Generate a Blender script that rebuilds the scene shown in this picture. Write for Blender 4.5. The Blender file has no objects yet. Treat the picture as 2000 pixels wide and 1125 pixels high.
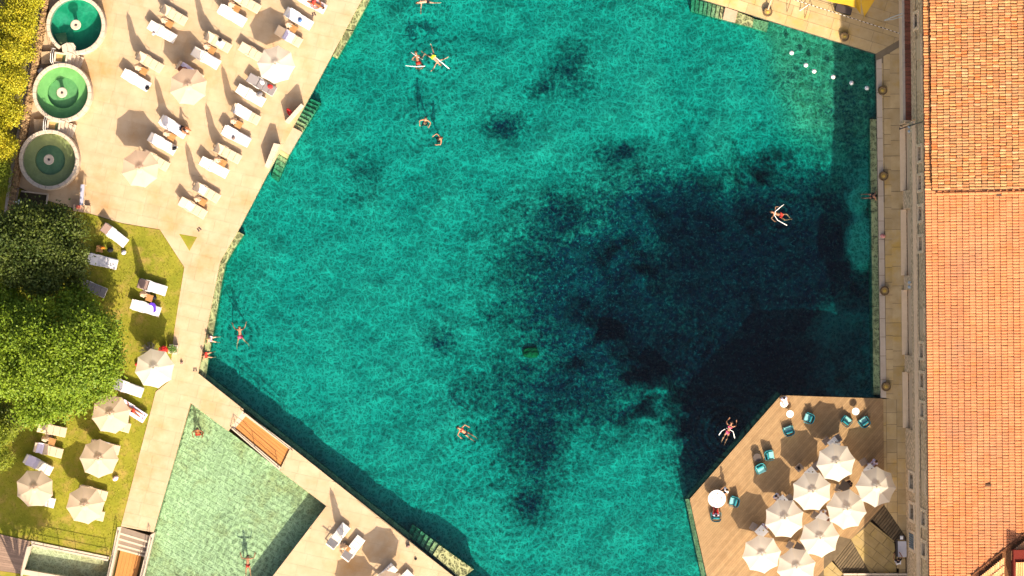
import bpy, bmesh, math, random
import numpy as np
from mathutils import Vector, Matrix, Euler

random.seed(7)
RNG = np.random.default_rng(7)
SC = bpy.context.scene
COL = SC.collection
R = math.radians

# ---------------------------------------------------------------- camera, sky, sun, exposure
H = 250.0                      # height the picture was taken from (m)
S = 27.0                       # photograph pixels per metre on the terrace
cam_d = bpy.data.cameras.new("camera")
cam = bpy.data.objects.new("camera", cam_d)
COL.objects.link(cam)
cam.location = (0, 0, H)
cam.rotation_euler = (0, 0, 0)
cam_d.sensor_width = 36.0
cam_d.lens = 36.0 * H / (2000.0 / S)
cam_d.clip_end = 2000.0
SC.camera = cam

SUN_EL = 37.0
SUN_DIR = Vector((0.235, -0.972, 0)).normalized()          # towards the sun, on the ground
world = bpy.data.worlds.new("World")
SC.world = world
world.use_nodes = True
wn = world.node_tree
sky_t = wn.nodes.new("ShaderNodeTexSky")
sky_t.sky_type = 'NISHITA'
sky_t.sun_disc = False
sky_t.sun_elevation = R(SUN_EL)
sky_t.sun_rotation = math.atan2(SUN_DIR.x, SUN_DIR.y)
sky_t.air_density = 0.7
sky_t.dust_density = 5.0
sky_t.ozone_density = 0.2
wn.links.new(sky_t.outputs[0], wn.nodes["Background"].inputs[0])
wn.nodes["Background"].inputs[1].default_value = 0.125

sun_d = bpy.data.lights.new("sun", 'SUN')
sun_d.energy = 4.6
sun_d.angle = R(0.5)
sun_d.color = (1.0, 0.87, 0.68)
sun = bpy.data.objects.new("sun", sun_d)
COL.objects.link(sun)
sv = Vector((SUN_DIR.x * math.cos(R(SUN_EL)), SUN_DIR.y * math.cos(R(SUN_EL)), math.sin(R(SUN_EL))))
sun.rotation_euler = sv.to_track_quat('Z', 'Y').to_euler()

vs = SC.view_settings
vs.view_transform = 'Standard'
vs.look = 'None'
vs.exposure = 1.02
vs.gamma = 1.0
vs.use_curve_mapping = False
SC.cycles.volume_bounces = 0
SC.cycles.max_bounces = 8
SC.cycles.transparent_max_bounces = 24


def P(px, py, z=0.0):
    """photograph pixel -> point of the place at height z"""
    k = (1 - z / H) / S
    return Vector(((px - 1000) * k, (562.5 - py) * k, z))


def PL(pts, z=0.0):
    return [P(x, y, z) for x, y in pts]


# ---------------------------------------------------------------- materials
MATS = {}


def pmat(name, c1, c2=None, scale=2.0, rough=0.75, bump=0.0, bscale=30.0, island=0.0, hue=0.0, spec=0.25,
         trans=0.0, c3=None, scale3=0.4, amt3=0.5, metal=0.0, ramp=None, sharp=0.25, stretch=None):
    if name in MATS:
        return MATS[name]
    m = bpy.data.materials.new(name)
    m.use_nodes = True
    nt = m.node_tree
    N, L = nt.nodes, nt.links
    b = N["Principled BSDF"]
    b.inputs["Roughness"].default_value = rough
    b.inputs["Specular IOR Level"].default_value = spec
    b.inputs["Metallic"].default_value = metal
    geo = N.new("ShaderNodeNewGeometry")
    pos = geo.outputs["Position"]
    if stretch:
        mp = N.new("ShaderNodeMapping")
        mp.inputs["Rotation"].default_value = (0, 0, stretch[0])
        mp.inputs["Scale"].default_value = (stretch[1], stretch[2], 1)
        L.new(pos, mp.inputs[0])
        pos = mp.outputs[0]

    def noise(sc, det=6, rg=0.6):
        n = N.new("ShaderNodeTexNoise")
        n.inputs["Scale"].default_value = sc
        n.inputs["Detail"].default_value = det
        n.inputs["Roughness"].default_value = rg
        L.new(pos, n.inputs["Vector"])
        return n.outputs["Fac"]

    def mixc(f, a, bb):
        mx = N.new("ShaderNodeMix")
        mx.data_type = 'RGBA'
        for i, v in ((0, f), (6, a), (7, bb)):
            if isinstance(v, (tuple, list)):
                mx.inputs[i].default_value = (*v, 1) if len(v) == 3 else v
            elif isinstance(v, (int, float)):
                mx.inputs[i].default_value = v
            else:
                L.new(v, mx.inputs[i])
        return mx.outputs[2]

    def maprange(f, a, bb, c=0.0, d=1.0):
        r = N.new("ShaderNodeMapRange")
        r.inputs[1].default_value, r.inputs[2].default_value = a, bb
        r.inputs[3].default_value, r.inputs[4].default_value = c, d
        L.new(f, r.inputs[0])
        return r.outputs[0]

    rnd = None
    if island or ramp or hue:
        oi = N.new("ShaderNodeObjectInfo")
        ad = N.new("ShaderNodeMath"); ad.operation = 'ADD'
        L.new(geo.outputs["Random Per Island"], ad.inputs[0]); L.new(oi.outputs["Random"], ad.inputs[1])
        fr = N.new("ShaderNodeMath"); fr.operation = 'FRACT'
        L.new(ad.outputs[0], fr.inputs[0])
        rnd = fr.outputs[0]
    if ramp:
        cr = N.new("ShaderNodeValToRGB")
        cr.color_ramp.interpolation = 'LINEAR'
        el = cr.color_ramp.elements
        while len(el) < len(ramp):
            el.new(0.5)
        for i, c in enumerate(ramp):
            el[i].position = i / (len(ramp) - 1)
            el[i].color = (*c, 1)
        L.new(rnd, cr.inputs[0])
        base = cr.outputs[0]
        if c2:
            base = mixc(maprange(noise(scale), 0.5 - sharp, 0.5 + sharp, 0, 0.6), base, c2)
    elif c2:
        base = mixc(maprange(noise(scale), 0.5 - sharp, 0.5 + sharp), c1, c2)
    else:
        base = mixc(0.0, c1, c1)
    if c3:
        base = mixc(maprange(noise(scale3, 8, 0.65), 0.5, 0.72, 0, amt3), base, c3)
    if island or hue:
        hs = N.new("ShaderNodeHueSaturation")
        L.new(base, hs.inputs["Color"])
        L.new(maprange(rnd, 0, 1, 1 - island, 1 + island), hs.inputs["Value"])
        if hue:
            L.new(maprange(rnd, 0, 1, 0.5 + hue, 0.5 - hue), hs.inputs["Hue"])
        base = hs.outputs[0]
    L.new(base, b.inputs["Base Color"])
    if bump:
        bp = N.new("ShaderNodeBump")
        bp.inputs["Strength"].default_value = bump
        bp.inputs["Distance"].default_value = 0.02
        L.new(noise(bscale, 5), bp.inputs["Height"])
        L.new(bp.outputs[0], b.inputs["Normal"])
    if trans:
        tr = N.new("ShaderNodeBsdfTranslucent")
        L.new(base, tr.inputs[0])
        ms = N.new("ShaderNodeMixShader")
        ms.inputs[0].default_value = trans
        L.new(b.outputs[0], ms.inputs[1]); L.new(tr.outputs[0], ms.inputs[2])
        L.new(ms.outputs[0], N["Material Output"].inputs[0])
    MATS[name] = m
    return m


def water_mat(name, sigma, web_lo=0.42, web_scale=1.7, tint=(1, 1, 1), wave=0.25, web_hi=1.0, rings=()):
    """clear absorbing water: surface transparency painted with a net of imitated caustics, absorbing volume below"""
    m = bpy.data.materials.new(name)
    m.use_nodes = True
    nt = m.node_tree
    N, L = nt.nodes, nt.links
    N.remove(N["Principled BSDF"])
    out = N["Material Output"]
    geo = N.new("ShaderNodeNewGeometry")
    # warp the position so that the painted light net is uneven
    wn_ = N.new("ShaderNodeTexNoise"); wn_.inputs["Scale"].default_value = 0.9; wn_.inputs["Detail"].default_value = 4
    L.new(geo.outputs["Position"], wn_.inputs["Vector"])
    sub = N.new("ShaderNodeVectorMath"); sub.operation = 'SUBTRACT'; sub.inputs[1].default_value = (.5, .5, .5)
    L.new(wn_.outputs["Color"], sub.inputs[0])
    sc_ = N.new("ShaderNodeVectorMath"); sc_.operation = 'SCALE'; sc_.inputs["Scale"].default_value = 1.3
    L.new(sub.outputs[0], sc_.inputs[0])
    add = N.new("ShaderNodeVectorMath"); add.operation = 'ADD'
    L.new(geo.outputs["Position"], add.inputs[0]); L.new(sc_.outputs[0], add.inputs[1])

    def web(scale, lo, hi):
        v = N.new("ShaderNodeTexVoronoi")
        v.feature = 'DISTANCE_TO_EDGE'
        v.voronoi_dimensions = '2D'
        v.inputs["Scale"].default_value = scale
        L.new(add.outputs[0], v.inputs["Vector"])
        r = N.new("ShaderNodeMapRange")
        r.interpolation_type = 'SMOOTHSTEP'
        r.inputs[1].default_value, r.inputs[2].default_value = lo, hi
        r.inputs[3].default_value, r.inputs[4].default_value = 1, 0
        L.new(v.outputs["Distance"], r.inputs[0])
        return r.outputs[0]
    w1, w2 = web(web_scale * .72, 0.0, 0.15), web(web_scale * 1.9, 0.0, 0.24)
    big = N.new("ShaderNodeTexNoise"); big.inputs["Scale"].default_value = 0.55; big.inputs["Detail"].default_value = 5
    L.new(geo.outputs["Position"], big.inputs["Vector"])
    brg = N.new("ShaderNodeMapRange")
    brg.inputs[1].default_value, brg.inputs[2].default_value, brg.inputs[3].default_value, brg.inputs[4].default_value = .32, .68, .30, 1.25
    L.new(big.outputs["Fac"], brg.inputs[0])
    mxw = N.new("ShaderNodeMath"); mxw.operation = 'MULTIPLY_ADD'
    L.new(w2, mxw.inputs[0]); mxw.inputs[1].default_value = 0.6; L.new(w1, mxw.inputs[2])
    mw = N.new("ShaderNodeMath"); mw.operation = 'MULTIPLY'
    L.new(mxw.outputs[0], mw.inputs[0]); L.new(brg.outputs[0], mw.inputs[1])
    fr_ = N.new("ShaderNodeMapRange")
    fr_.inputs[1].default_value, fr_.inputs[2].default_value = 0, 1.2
    fr_.inputs[3].default_value, fr_.inputs[4].default_value = web_lo, web_hi  # dim and bright ends of the painted caustic pattern
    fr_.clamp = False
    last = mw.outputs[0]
    for cx, cy, reach, amp in rings:            # light rings of wavelets, painted into the same pattern
        ds = N.new("ShaderNodeVectorMath"); ds.operation = 'DISTANCE'
        ds.inputs[1].default_value = (cx, cy, 0)
        fl = N.new("ShaderNodeVectorMath"); fl.operation = 'MULTIPLY'; fl.inputs[1].default_value = (1, 1, 0)
        wob = N.new("ShaderNodeMix"); wob.data_type = 'VECTOR'; wob.inputs[0].default_value = .22
        L.new(geo.outputs["Position"], wob.inputs[4]); L.new(add.outputs[0], wob.inputs[5])
        L.new(wob.outputs[1], fl.inputs[0]); L.new(fl.outputs[0], ds.inputs[0])
        si = N.new("ShaderNodeMath"); si.operation = 'SINE'
        ml = N.new("ShaderNodeMath"); ml.operation = 'MULTIPLY'; ml.inputs[1].default_value = 13.0
        L.new(ds.outputs["Value"], ml.inputs[0]); L.new(ml.outputs[0], si.inputs[0])
        fa = N.new("ShaderNodeMapRange")
        fa.inputs[1].default_value, fa.inputs[2].default_value, fa.inputs[3].default_value, fa.inputs[4].default_value = .3, reach, amp, 0
        L.new(ds.outputs["Value"], fa.inputs[0])
        ma = N.new("ShaderNodeMath"); ma.operation = 'MULTIPLY_ADD'
        L.new(si.outputs[0], ma.inputs[0]); L.new(fa.outputs[0], ma.inputs[1]); L.new(last, ma.inputs[2])
        last = ma.outputs[0]
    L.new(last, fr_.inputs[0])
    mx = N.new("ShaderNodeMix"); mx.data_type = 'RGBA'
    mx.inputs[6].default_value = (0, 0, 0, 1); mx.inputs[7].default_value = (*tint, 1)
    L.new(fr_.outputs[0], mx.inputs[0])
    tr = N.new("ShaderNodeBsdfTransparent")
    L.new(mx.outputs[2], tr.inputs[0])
    # ripples
    rp = N.new("ShaderNodeTexNoise"); rp.inputs["Scale"].default_value = 3.2; rp.inputs["Detail"].default_value = 6
    rp.inputs["Distortion"].default_value = 0.8
    L.new(geo.outputs["Position"], rp.inputs["Vector"])
    bp = N.new("ShaderNodeBump"); bp.inputs["Strength"].default_value = wave; bp.inputs["Distance"].default_value = 0.12
    L.new(rp.outputs["Fac"], bp.inputs["Height"])
    gl = N.new("ShaderNodeBsdfGlossy"); gl.inputs["Roughness"].default_value = 0.12
    L.new(bp.outputs[0], gl.inputs["Normal"])
    fz = N.new("ShaderNodeFresnel"); fz.inputs[0].default_value = 1.33
    ior = N.new("ShaderNodeMapRange")          # the same reflectance from either side (light comes in refracted)
    ior.inputs[3].default_value, ior.inputs[4].default_value = 1.33, 1 / 1.33
    L.new(geo.outputs["Backfacing"], ior.inputs[0]); L.new(ior.outputs[0], fz.inputs[0])
    ms = N.new("ShaderNodeMixShader")
    L.new(fz.outputs[0], ms.inputs[0]); L.new(tr.outputs[0], ms.inputs[1]); L.new(gl.outputs[0], ms.inputs[2])
    L.new(ms.outputs[0], out.inputs["Surface"])
    va = N.new("ShaderNodeVolumeAbsorption")
    d = max(sigma)
    va.inputs["Color"].default_value = (*[1 - s / d for s in sigma], 1)
    va.inputs["Density"].default_value = d
    L.new(va.outputs[0], out.inputs["Volume"])
    MATS[name] = m
    return m


# ---------------------------------------------------------------- mesh building
class MB:
    def __init__(self):
        self.v, self.f, self.mi, self.cur = [], [], [], 0

    def _add(self, vs, fs):
        o = len(self.v)
        self.v += [tuple(p) for p in vs]
        self.f += [tuple(i + o for i in f) for f in fs]
        self.mi += [self.cur] * len(fs)
        return self

    def box(self, c, s, rot=None):
        hx, hy, hz = s[0] / 2, s[1] / 2, s[2] / 2
        vs = [Vector((x, y, z)) for z in (-hz, hz) for x, y in ((-hx, -hy), (hx, -hy), (hx, hy), (-hx, hy))]
        if rot is not None:
            M = Euler(rot).to_matrix()
            vs = [M @ p for p in vs]
        c = Vector(c)
        return self._add([p + c for p in vs], [(3, 2, 1, 0), (4, 5, 6, 7), (0, 1, 5, 4), (1, 2, 6, 5), (2, 3, 7, 6), (3, 0, 4, 7)])

    def rbox(self, c, s, r=0.03, rot=None):
        """box with chamfered top edges"""
        hx, hy, hz = s[0] / 2, s[1] / 2, s[2] / 2
        r = min(r, hx * .9, hy * .9, hz * 1.9)
        ring = lambda ax, ay, z: [Vector((-ax, -ay, z)), Vector((ax, -ay, z)), Vector((ax, ay, z)), Vector((-ax, ay, z))]
        vs = ring(hx, hy, -hz) + ring(hx, hy, hz - r) + ring(hx - r, hy - r, hz)
        fs = [(3, 2, 1, 0), (8, 9, 10, 11)]
        for k in (0, 4):
            for i in range(4):
                j = (i + 1) % 4
                fs.append((k + i, k + j, k + 4 + j, k + 4 + i))
        if rot is not None:
            M = Euler(rot).to_matrix()
            vs = [M @ p for p in vs]
        c = Vector(c)
        return self._add([p + c for p in vs], fs)

    def prism(self, poly, z0, z1):
        poly = [Vector((p[0], p[1], 0)) for p in poly]
        n = len(poly)
        area = sum(poly[i].x * poly[(i + 1) % n].y - poly[(i + 1) % n].x * poly[i].y for i in range(n))
        if area < 0:
            poly.reverse()
        vs = [(p.x, p.y, z0) for p in poly] + [(p.x, p.y, z1) for p in poly]
        fs = [tuple(reversed(range(n))), tuple(range(n, 2 * n))]
        fs += [(i, (i + 1) % n, n + (i + 1) % n, n + i) for i in range(n)]
        return self._add(vs, fs)

    def tube(self, pts, r, seg=6, cap=True, closed=False):
        pts = [Vector(p) for p in pts]
        n = len(pts)
        rs = r if isinstance(r, (list, tuple)) else [r] * n
        vs, fs = [], []
        for i, p in enumerate(pts):
            if closed:
                t = pts[(i + 1) % n] - pts[i - 1]
            else:
                t = pts[min(i + 1, n - 1)] - pts[max(i - 1, 0)]
            t = t.normalized() if t.length > 1e-9 else Vector((0, 0, 1))
            up = Vector((0, 0, 1)) if abs(t.z) < 0.9 else Vector((1, 0, 0))
            a = t.cross(up).normalized()
            b = a.cross(t).normalized()
            for k in range(seg):
                an = 2 * math.pi * k / seg
                vs.append(p + (a * math.cos(an) + b * math.sin(an)) * rs[i])
        for i in range(n if closed else n - 1):
            i2 = (i + 1) % n
            for k in range(seg):
                k2 = (k + 1) % seg
                fs.append((i * seg + k, i2 * seg + k, i2 * seg + k2, i * seg + k2))
        if cap and not closed:
            fs.append(tuple(range(seg)))
            fs.append(tuple(reversed(range((n - 1) * seg, n * seg))))
        return self._add(vs, fs)

    def lathe(self, prof, seg=16, c=(0, 0, 0), fn=None):
        vs, fs = [], []
        for r, z in prof:
            for k in range(seg):
                a = 2 * math.pi * k / seg
                rr = r * (fn(a, z) if fn else 1)
                vs.append((c[0] + rr * math.cos(a), c[1] + rr * math.sin(a), c[2] + z))
        for i in range(len(prof) - 1):
            for k in range(seg):
                k2 = (k + 1) % seg
                fs.append((i * seg + k, i * seg + k2, (i + 1) * seg + k2, (i + 1) * seg + k))
        if prof[0][0] > 1e-6:
            fs.append(tuple(reversed(range(seg))))
        if prof[-1][0] > 1e-6:
            fs.append(tuple(range((len(prof) - 1) * seg, len(prof) * seg)))
        return self._add(vs, fs)

    def ball(self, c, r, seg=10, rings=6, rot=None):
        r = Vector(r) if not isinstance(r, (int, float)) else Vector((r, r, r))
        vs, fs = [Vector((0, 0, -r.z))], []
        for i in range(1, rings):
            t = math.pi * i / rings
            for k in range(seg):
                a = 2 * math.pi * k / seg
                vs.append(Vector((r.x * math.sin(t) * math.cos(a), r.y * math.sin(t) * math.sin(a), -r.z * math.cos(t))))
        vs.append(Vector((0, 0, r.z)))
        for k in range(seg):
            fs.append((0, 1 + (k + 1) % seg, 1 + k))
            fs.append((len(vs) - 1, 1 + (rings - 2) * seg + k, 1 + (rings - 2) * seg + (k + 1) % seg))
        for i in range(rings - 2):
            for k in range(seg):
                k2 = (k + 1) % seg
                fs.append((1 + i * seg + k, 1 + i * seg + k2, 1 + (i + 1) * seg + k2, 1 + (i + 1) * seg + k))
        if rot is not None:
            M = Euler(rot).to_matrix()
            vs = [M @ p for p in vs]
        c = Vector(c)
        return self._add([p + c for p in vs], fs)

    def grid(self, nx, ny, fn):
        vs = [fn(i / nx, j / ny) for j in range(ny + 1) for i in range(nx + 1)]
        fs = [(j * (nx + 1) + i, j * (nx + 1) + i + 1, (j + 1) * (nx + 1) + i + 1, (j + 1) * (nx + 1) + i) for j in range(ny) for i in range(nx)]
        return self._add(vs, fs)

    def mesh(self, name, mats, smooth=False):
        me = bpy.data.meshes.new(name)
        me.from_pydata(self.v, [], self.f)
        for m in (mats if isinstance(mats, (list, tuple)) else [mats]):
            me.materials.append(m)
        if any(self.mi):
            me.polygons.foreach_set("material_index", self.mi)
        if smooth:
            me.polygons.foreach_set("use_smooth", [True] * len(me.polygons))
        me.update()
        return me

    def build(self, name, mats, parent=None, smooth=False, loc=None, rot=None):
        return link(name, self.mesh(name, mats, smooth), parent, loc, rot)


def link(name, data, parent=None, loc=None, rot=None):
    o = bpy.data.objects.new(name, data)
    COL.objects.link(o)
    if parent is not None:
        o.parent = parent
    if loc is not None:
        o.location = loc
    if rot is not None:
        o.rotation_euler = rot
    return o


def tag(o, label=None, cat=None, group=None, kind=None):
    for k, v in (("label", label), ("category", cat), ("group", group), ("kind", kind)):
        if v:
            o[k] = v
    return o


def empty(name, loc=(0, 0, 0), rz=0.0, label=None, cat=None, group=None, kind=None):
    o = link(name, None, None, loc, (0, 0, rz))
    o.empty_display_size = 0.2
    return tag(o, label, cat, group, kind)


KIDS = {}


def copy_tree(o, parent=None):
    c = o.copy()
    COL.objects.link(c)
    if parent is not None:
        c.parent = parent
    for ch in o.children:
        copy_tree(ch, c)
    return c


class Proto:
    """first use hands out the prototype itself, later uses copies"""

    def __init__(self, make):
        self.make, self.o, self.used = make, None, False
        self.src = None

    def place(self, loc, rz, label, cat, group=None, scale=None):
        if self.src is None:
            self.src = self.make()
            o = self.src
        else:
            o = copy_tree(self.src)
        o.location = loc
        o.rotation_euler = (0, 0, rz)
        if scale:
            o.scale = scale if not isinstance(scale, (int, float)) else (scale,) * 3
        tag(o, label, cat, group)
        return o


def clip(poly, conv):
    """Sutherland-Hodgman: clip polygon (2D) by a convex polygon"""
    n = len(conv)
    area = sum(conv[i][0] * conv[(i + 1) % n][1] - conv[(i + 1) % n][0] * conv[i][1] for i in range(n))
    cv = conv if area > 0 else conv[::-1]
    out = poly
    for i in range(n):
        ax, ay = cv[i][0], cv[i][1]
        bx, by = cv[(i + 1) % n][0], cv[(i + 1) % n][1]
        side = lambda p: (bx - ax) * (p[1] - ay) - (by - ay) * (p[0] - ax)
        inp, out = out, []
        if not inp:
            return []
        for k in range(len(inp)):
            p, q = inp[k], inp[(k + 1) % len(inp)]
            sp, sq = side(p), side(q)
            if sp >= 0:
                out.append(p)
            if sp * sq < 0:
                t = sp / (sp - sq)
                out.append((p[0] + (q[0] - p[0]) * t, p[1] + (q[1] - p[1]) * t))
    return out


def poly_area(p):
    return 0.5 * sum(p[i][0] * p[(i + 1) % len(p)][1] - p[(i + 1) % len(p)][0] * p[i][1] for i in range(len(p)))


def offset_poly(poly, d):
    """grow a simple polygon by d"""
    n = len(poly)
    if poly_area(poly) < 0:
        poly = poly[::-1]
    out = []
    for i in range(n):
        p0, p1, p2 = Vector(poly[i - 1][:2]), Vector(poly[i][:2]), Vector(poly[(i + 1) % n][:2])
        d1, d2 = (p1 - p0).normalized(), (p2 - p1).normalized()
        n1, n2 = Vector((d1.y, -d1.x)), Vector((d2.y, -d2.x))
        b = (n1 + n2).normalized()
        out.append(tuple(p1 + b * (d / max(0.35, b.dot(n1)))))
    return out


def paving(parent, pieces, ang, cw, ch, z0, z1, mat_, joint=0.012, limit=300, jitter=0.25, min_area=0.05, name="paving_stone"):
    """stones clipped to convex pieces; each one an object of its own under the parent, the rest past the limit joined"""
    stones = []
    ca, sa = math.cos(ang), math.sin(ang)
    for piece in pieces:
        pc = [(p[0], p[1]) for p in piece]
        us = [p[0] * ca + p[1] * sa for p in pc]
        ws = [-p[0] * sa + p[1] * ca for p in pc]
        j0, j1 = math.floor(min(ws) / ch), math.ceil(max(ws) / ch)
        for j in range(j0, j1):
            rr = random.Random(j * 7919 + int(ang * 1000))
            u = math.floor(min(us) / cw) * cw + rr.random() * cw
            u -= cw
            while u < max(us):
                w = cw * (1 + rr.uniform(-jitter, jitter))
                a, b, c, d = u + joint / 2, u + w - joint / 2, j * ch + joint / 2, (j + 1) * ch - joint / 2
                cell = [(x * ca - y * sa, x * sa + y * ca) for x, y in ((a, c), (b, c), (b, d), (a, d))]
                q = clip(cell, pc)
                if len(q) >= 3 and abs(poly_area(q)) > min_area:
                    stones.append(q)
                u += w
    stones.sort(key=lambda q: -abs(poly_area(q)) if _inview(q) else 1)
    for q in stones[:limit]:
        cx, cy = sum(p[0] for p in q) / len(q), sum(p[1] for p in q) / len(q)
        dz = random.uniform(-0.003, 0.003)
        mb = MB().prism([(p[0] - cx, p[1] - cy) for p in q], z0, z1 + dz)
        mb.build(name, mat_, parent, loc=(cx, cy, 0))
    rest = stones[limit:]
    if rest:
        mb = MB()
        for q in rest:
            mb.prism(q, z0, z1 + random.uniform(-0.003, 0.003))
        tag(mb.build(name + "_spread", mat_, parent), kind="stuff")
    return len(stones)


def _inview(q):
    cx, cy = sum(p[0] for p in q) / len(q), sum(p[1] for p in q) / len(q)
    return abs(cx) < 37.1 and abs(cy) < 20.9
# ---------------------------------------------------------------- materials of the place
M = {}
M['trav'] = pmat('travertine', (.50, .375, .245), (.395, .275, .155), scale=.8, rough=.8, bump=.25, bscale=14, island=.03, c3=(.40, .225, .085), scale3=.28, amt3=.95)
M['travjoint'] = pmat('travertine_joint', (.42, .31, .19), (.36, .26, .15), scale=3, rough=.9, bump=.3)
M['trav_old'] = pmat('old_travertine', (.52, .39, .21), (.40, .28, .125), scale=1.3, rough=.85, bump=.3, bscale=12, island=.10, c3=(.50, .31, .05), scale3=.45, amt3=.85)
M['joint_old'] = pmat('old_joint', (.22, .17, .11), (.17, .13, .08), scale=3, rough=.9)
M['coping'] = pmat('pale_coping', (.52, .43, .33), (.45, .36, .27), scale=1.5, rough=.8, bump=.25, bscale=15, island=.06)
M['sub_stone'] = pmat('algae_stone', (.42, .40, .20), (.30, .31, .14), scale=2.5, rough=.85, bump=.4, bscale=9, c3=(.16, .18, .07), scale3=1.2, amt3=.6)
M['pool_wall'] = pmat('pool_wall', (.20, .27, .14), (.12, .17, .08), scale=2, rough=.9, bump=.4, bscale=8)
M['earth'] = pmat('earth', (.16, .12, .06), (.09, .09, .03), scale=.8, rough=.95, bump=.5, bscale=8)
M['lawn'] = pmat('lawn', (.26, .235, .028), (.15, .165, .016), scale=.55, rough=.95, bump=.7, bscale=18, c3=(.36, .235, .075), scale3=.8, amt3=.8, sharp=.2, spec=.05)
M['blade'] = pmat('grass_blade', (.30, .26, .035), (.18, .19, .02), scale=.6, rough=.9, island=.3, c3=(.34, .24, .07), scale3=.8, amt3=.7, spec=.05)
M['wood'] = pmat('deck_wood', (.35, .222, .108), (.265, .16, .074), scale=2.5, rough=.7, bump=.2, bscale=20, island=.13, c3=(.22, .115, .045), scale3=.4, amt3=.5)
M['wood_dark'] = pmat('weathered_wood', (.16, .115, .065), (.10, .07, .04), scale=3, rough=.8, island=.2, bump=.3, bscale=20)
M['plank'] = pmat('bridge_wood', (.46, .20, .055), (.40, .165, .045), scale=1.5, rough=.6, island=.05, bump=.15)
M['greystep'] = pmat('grey_step_stone', (.25, .19, .145), (.20, .15, .11), scale=2, rough=.9, bump=.3)
M['white_metal'] = pmat('white_metal', (.72, .70, .66), rough=.4, spec=.4)
M['dark_metal'] = pmat('dark_metal', (.06, .045, .04), rough=.45, spec=.4)
M['rust'] = pmat('rusted_metal', (.17, .085, .04), (.11, .055, .03), scale=6, rough=.8)

# ---------------------------------------------------------------- outlines (photograph pixels)
POOL = [(748, -80), (705, 0), (610, 179), (520, 344), (464, 452), (430, 510), (416, 580), (387, 729),
        (885, 1125), (985, 1205), (1404, 1205), (1380, 1125), (1347, 975), (1525, 772), (1720, 777), (1711, 105), (1120, -80)]
SMALL = [(372, 787), (637, 988), (533, 1125), (490, 1181), (248, 1181), (282, 1106), (300, 1045)]
TANK = [(62, 1066), (211, 1095), (203, 1150), (40, 1150)]
W_Z = -0.32

pool_w, small_w, tank_w = PL(POOL), PL(SMALL), PL(TANK)


def sheet_with_holes(name, outer, holes, z, mat_):
    bm = bmesh.new()
    edges = []
    for loop in [outer] + holes:
        vs_ = [bm.verts.new((p[0], p[1], z)) for p in loop]
        for i in range(len(vs_)):
            edges.append(bm.edges.new((vs_[i], vs_[(i + 1) % len(vs_)])))
    bmesh.ops.triangle_fill(bm, use_beauty=True, use_dissolve=False, edges=edges, normal=(0, 0, 1))
    for f in bm.faces:
        if f.normal.z < 0:
            f.normal_flip()
    me = bpy.data.meshes.new(name)
    bm.to_mesh(me); bm.free()
    me.materials.append(mat_)
    return tag(link(name, me), kind="structure")


sheet_with_holes("ground", [(-900, -900), (900, -900), (900, 900), (-900, 900)],
                 [offset_poly(pool_w, .03), offset_poly(small_w, .03), offset_poly(tank_w, .03)], -1.05, M['earth'])


def wall_strip(name, poly, z0, z1, mat_, d=.03):
    q = offset_poly(poly, d)
    n = len(q)
    mb = MB()
    mb._add([(p[0], p[1], z1) for p in q] + [(p[0], p[1], z0) for p in q], [((i + 1) % n, i, n + i, n + (i + 1) % n) for i in range(n)])
    return tag(mb.build(name, mat_), kind="structure")


wall_strip("pool_wall", pool_w, -10, -.1, M['pool_wall'])
wall_strip("small_pool_wall", small_w, -2.4, -.1, M['pool_wall'])
wall_strip("tank_wall", tank_w, -2.4, -.1, M['pool_wall'])


# ---------------------------------------------------------------- pool floor: bedrock with the crater of the spring
def fbm(x, y, sc, oct_=4, seed=0):
    from mathutils import noise as mn
    return np.array([mn.fractal(Vector((a * sc + seed, b * sc - seed, seed * .37)), 1.0, 2.0, oct_) for a, b in zip(x.ravel(), y.ravel())]).reshape(x.shape)


NX, NY = 190, 190
gx = np.linspace(370, 1740, NX)
gy = np.linspace(-90, 1215, NY)
GX, GY = np.meshgrid(gx, gy)


def blob(cx, cy, rx, ry, rot=0):
    c, s = math.cos(rot), math.sin(rot)
    u, w = (GX - cx) * c + (GY - cy) * s, -(GX - cx) * s + (GY - cy) * c
    return np.exp(-((u / rx) ** 2 + (w / ry) ** 2))


def sstep(a, b, x):
    t = np.clip((x - a) / (b - a), 0, 1)
    return t * t * (3 - 2 * t)


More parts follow.
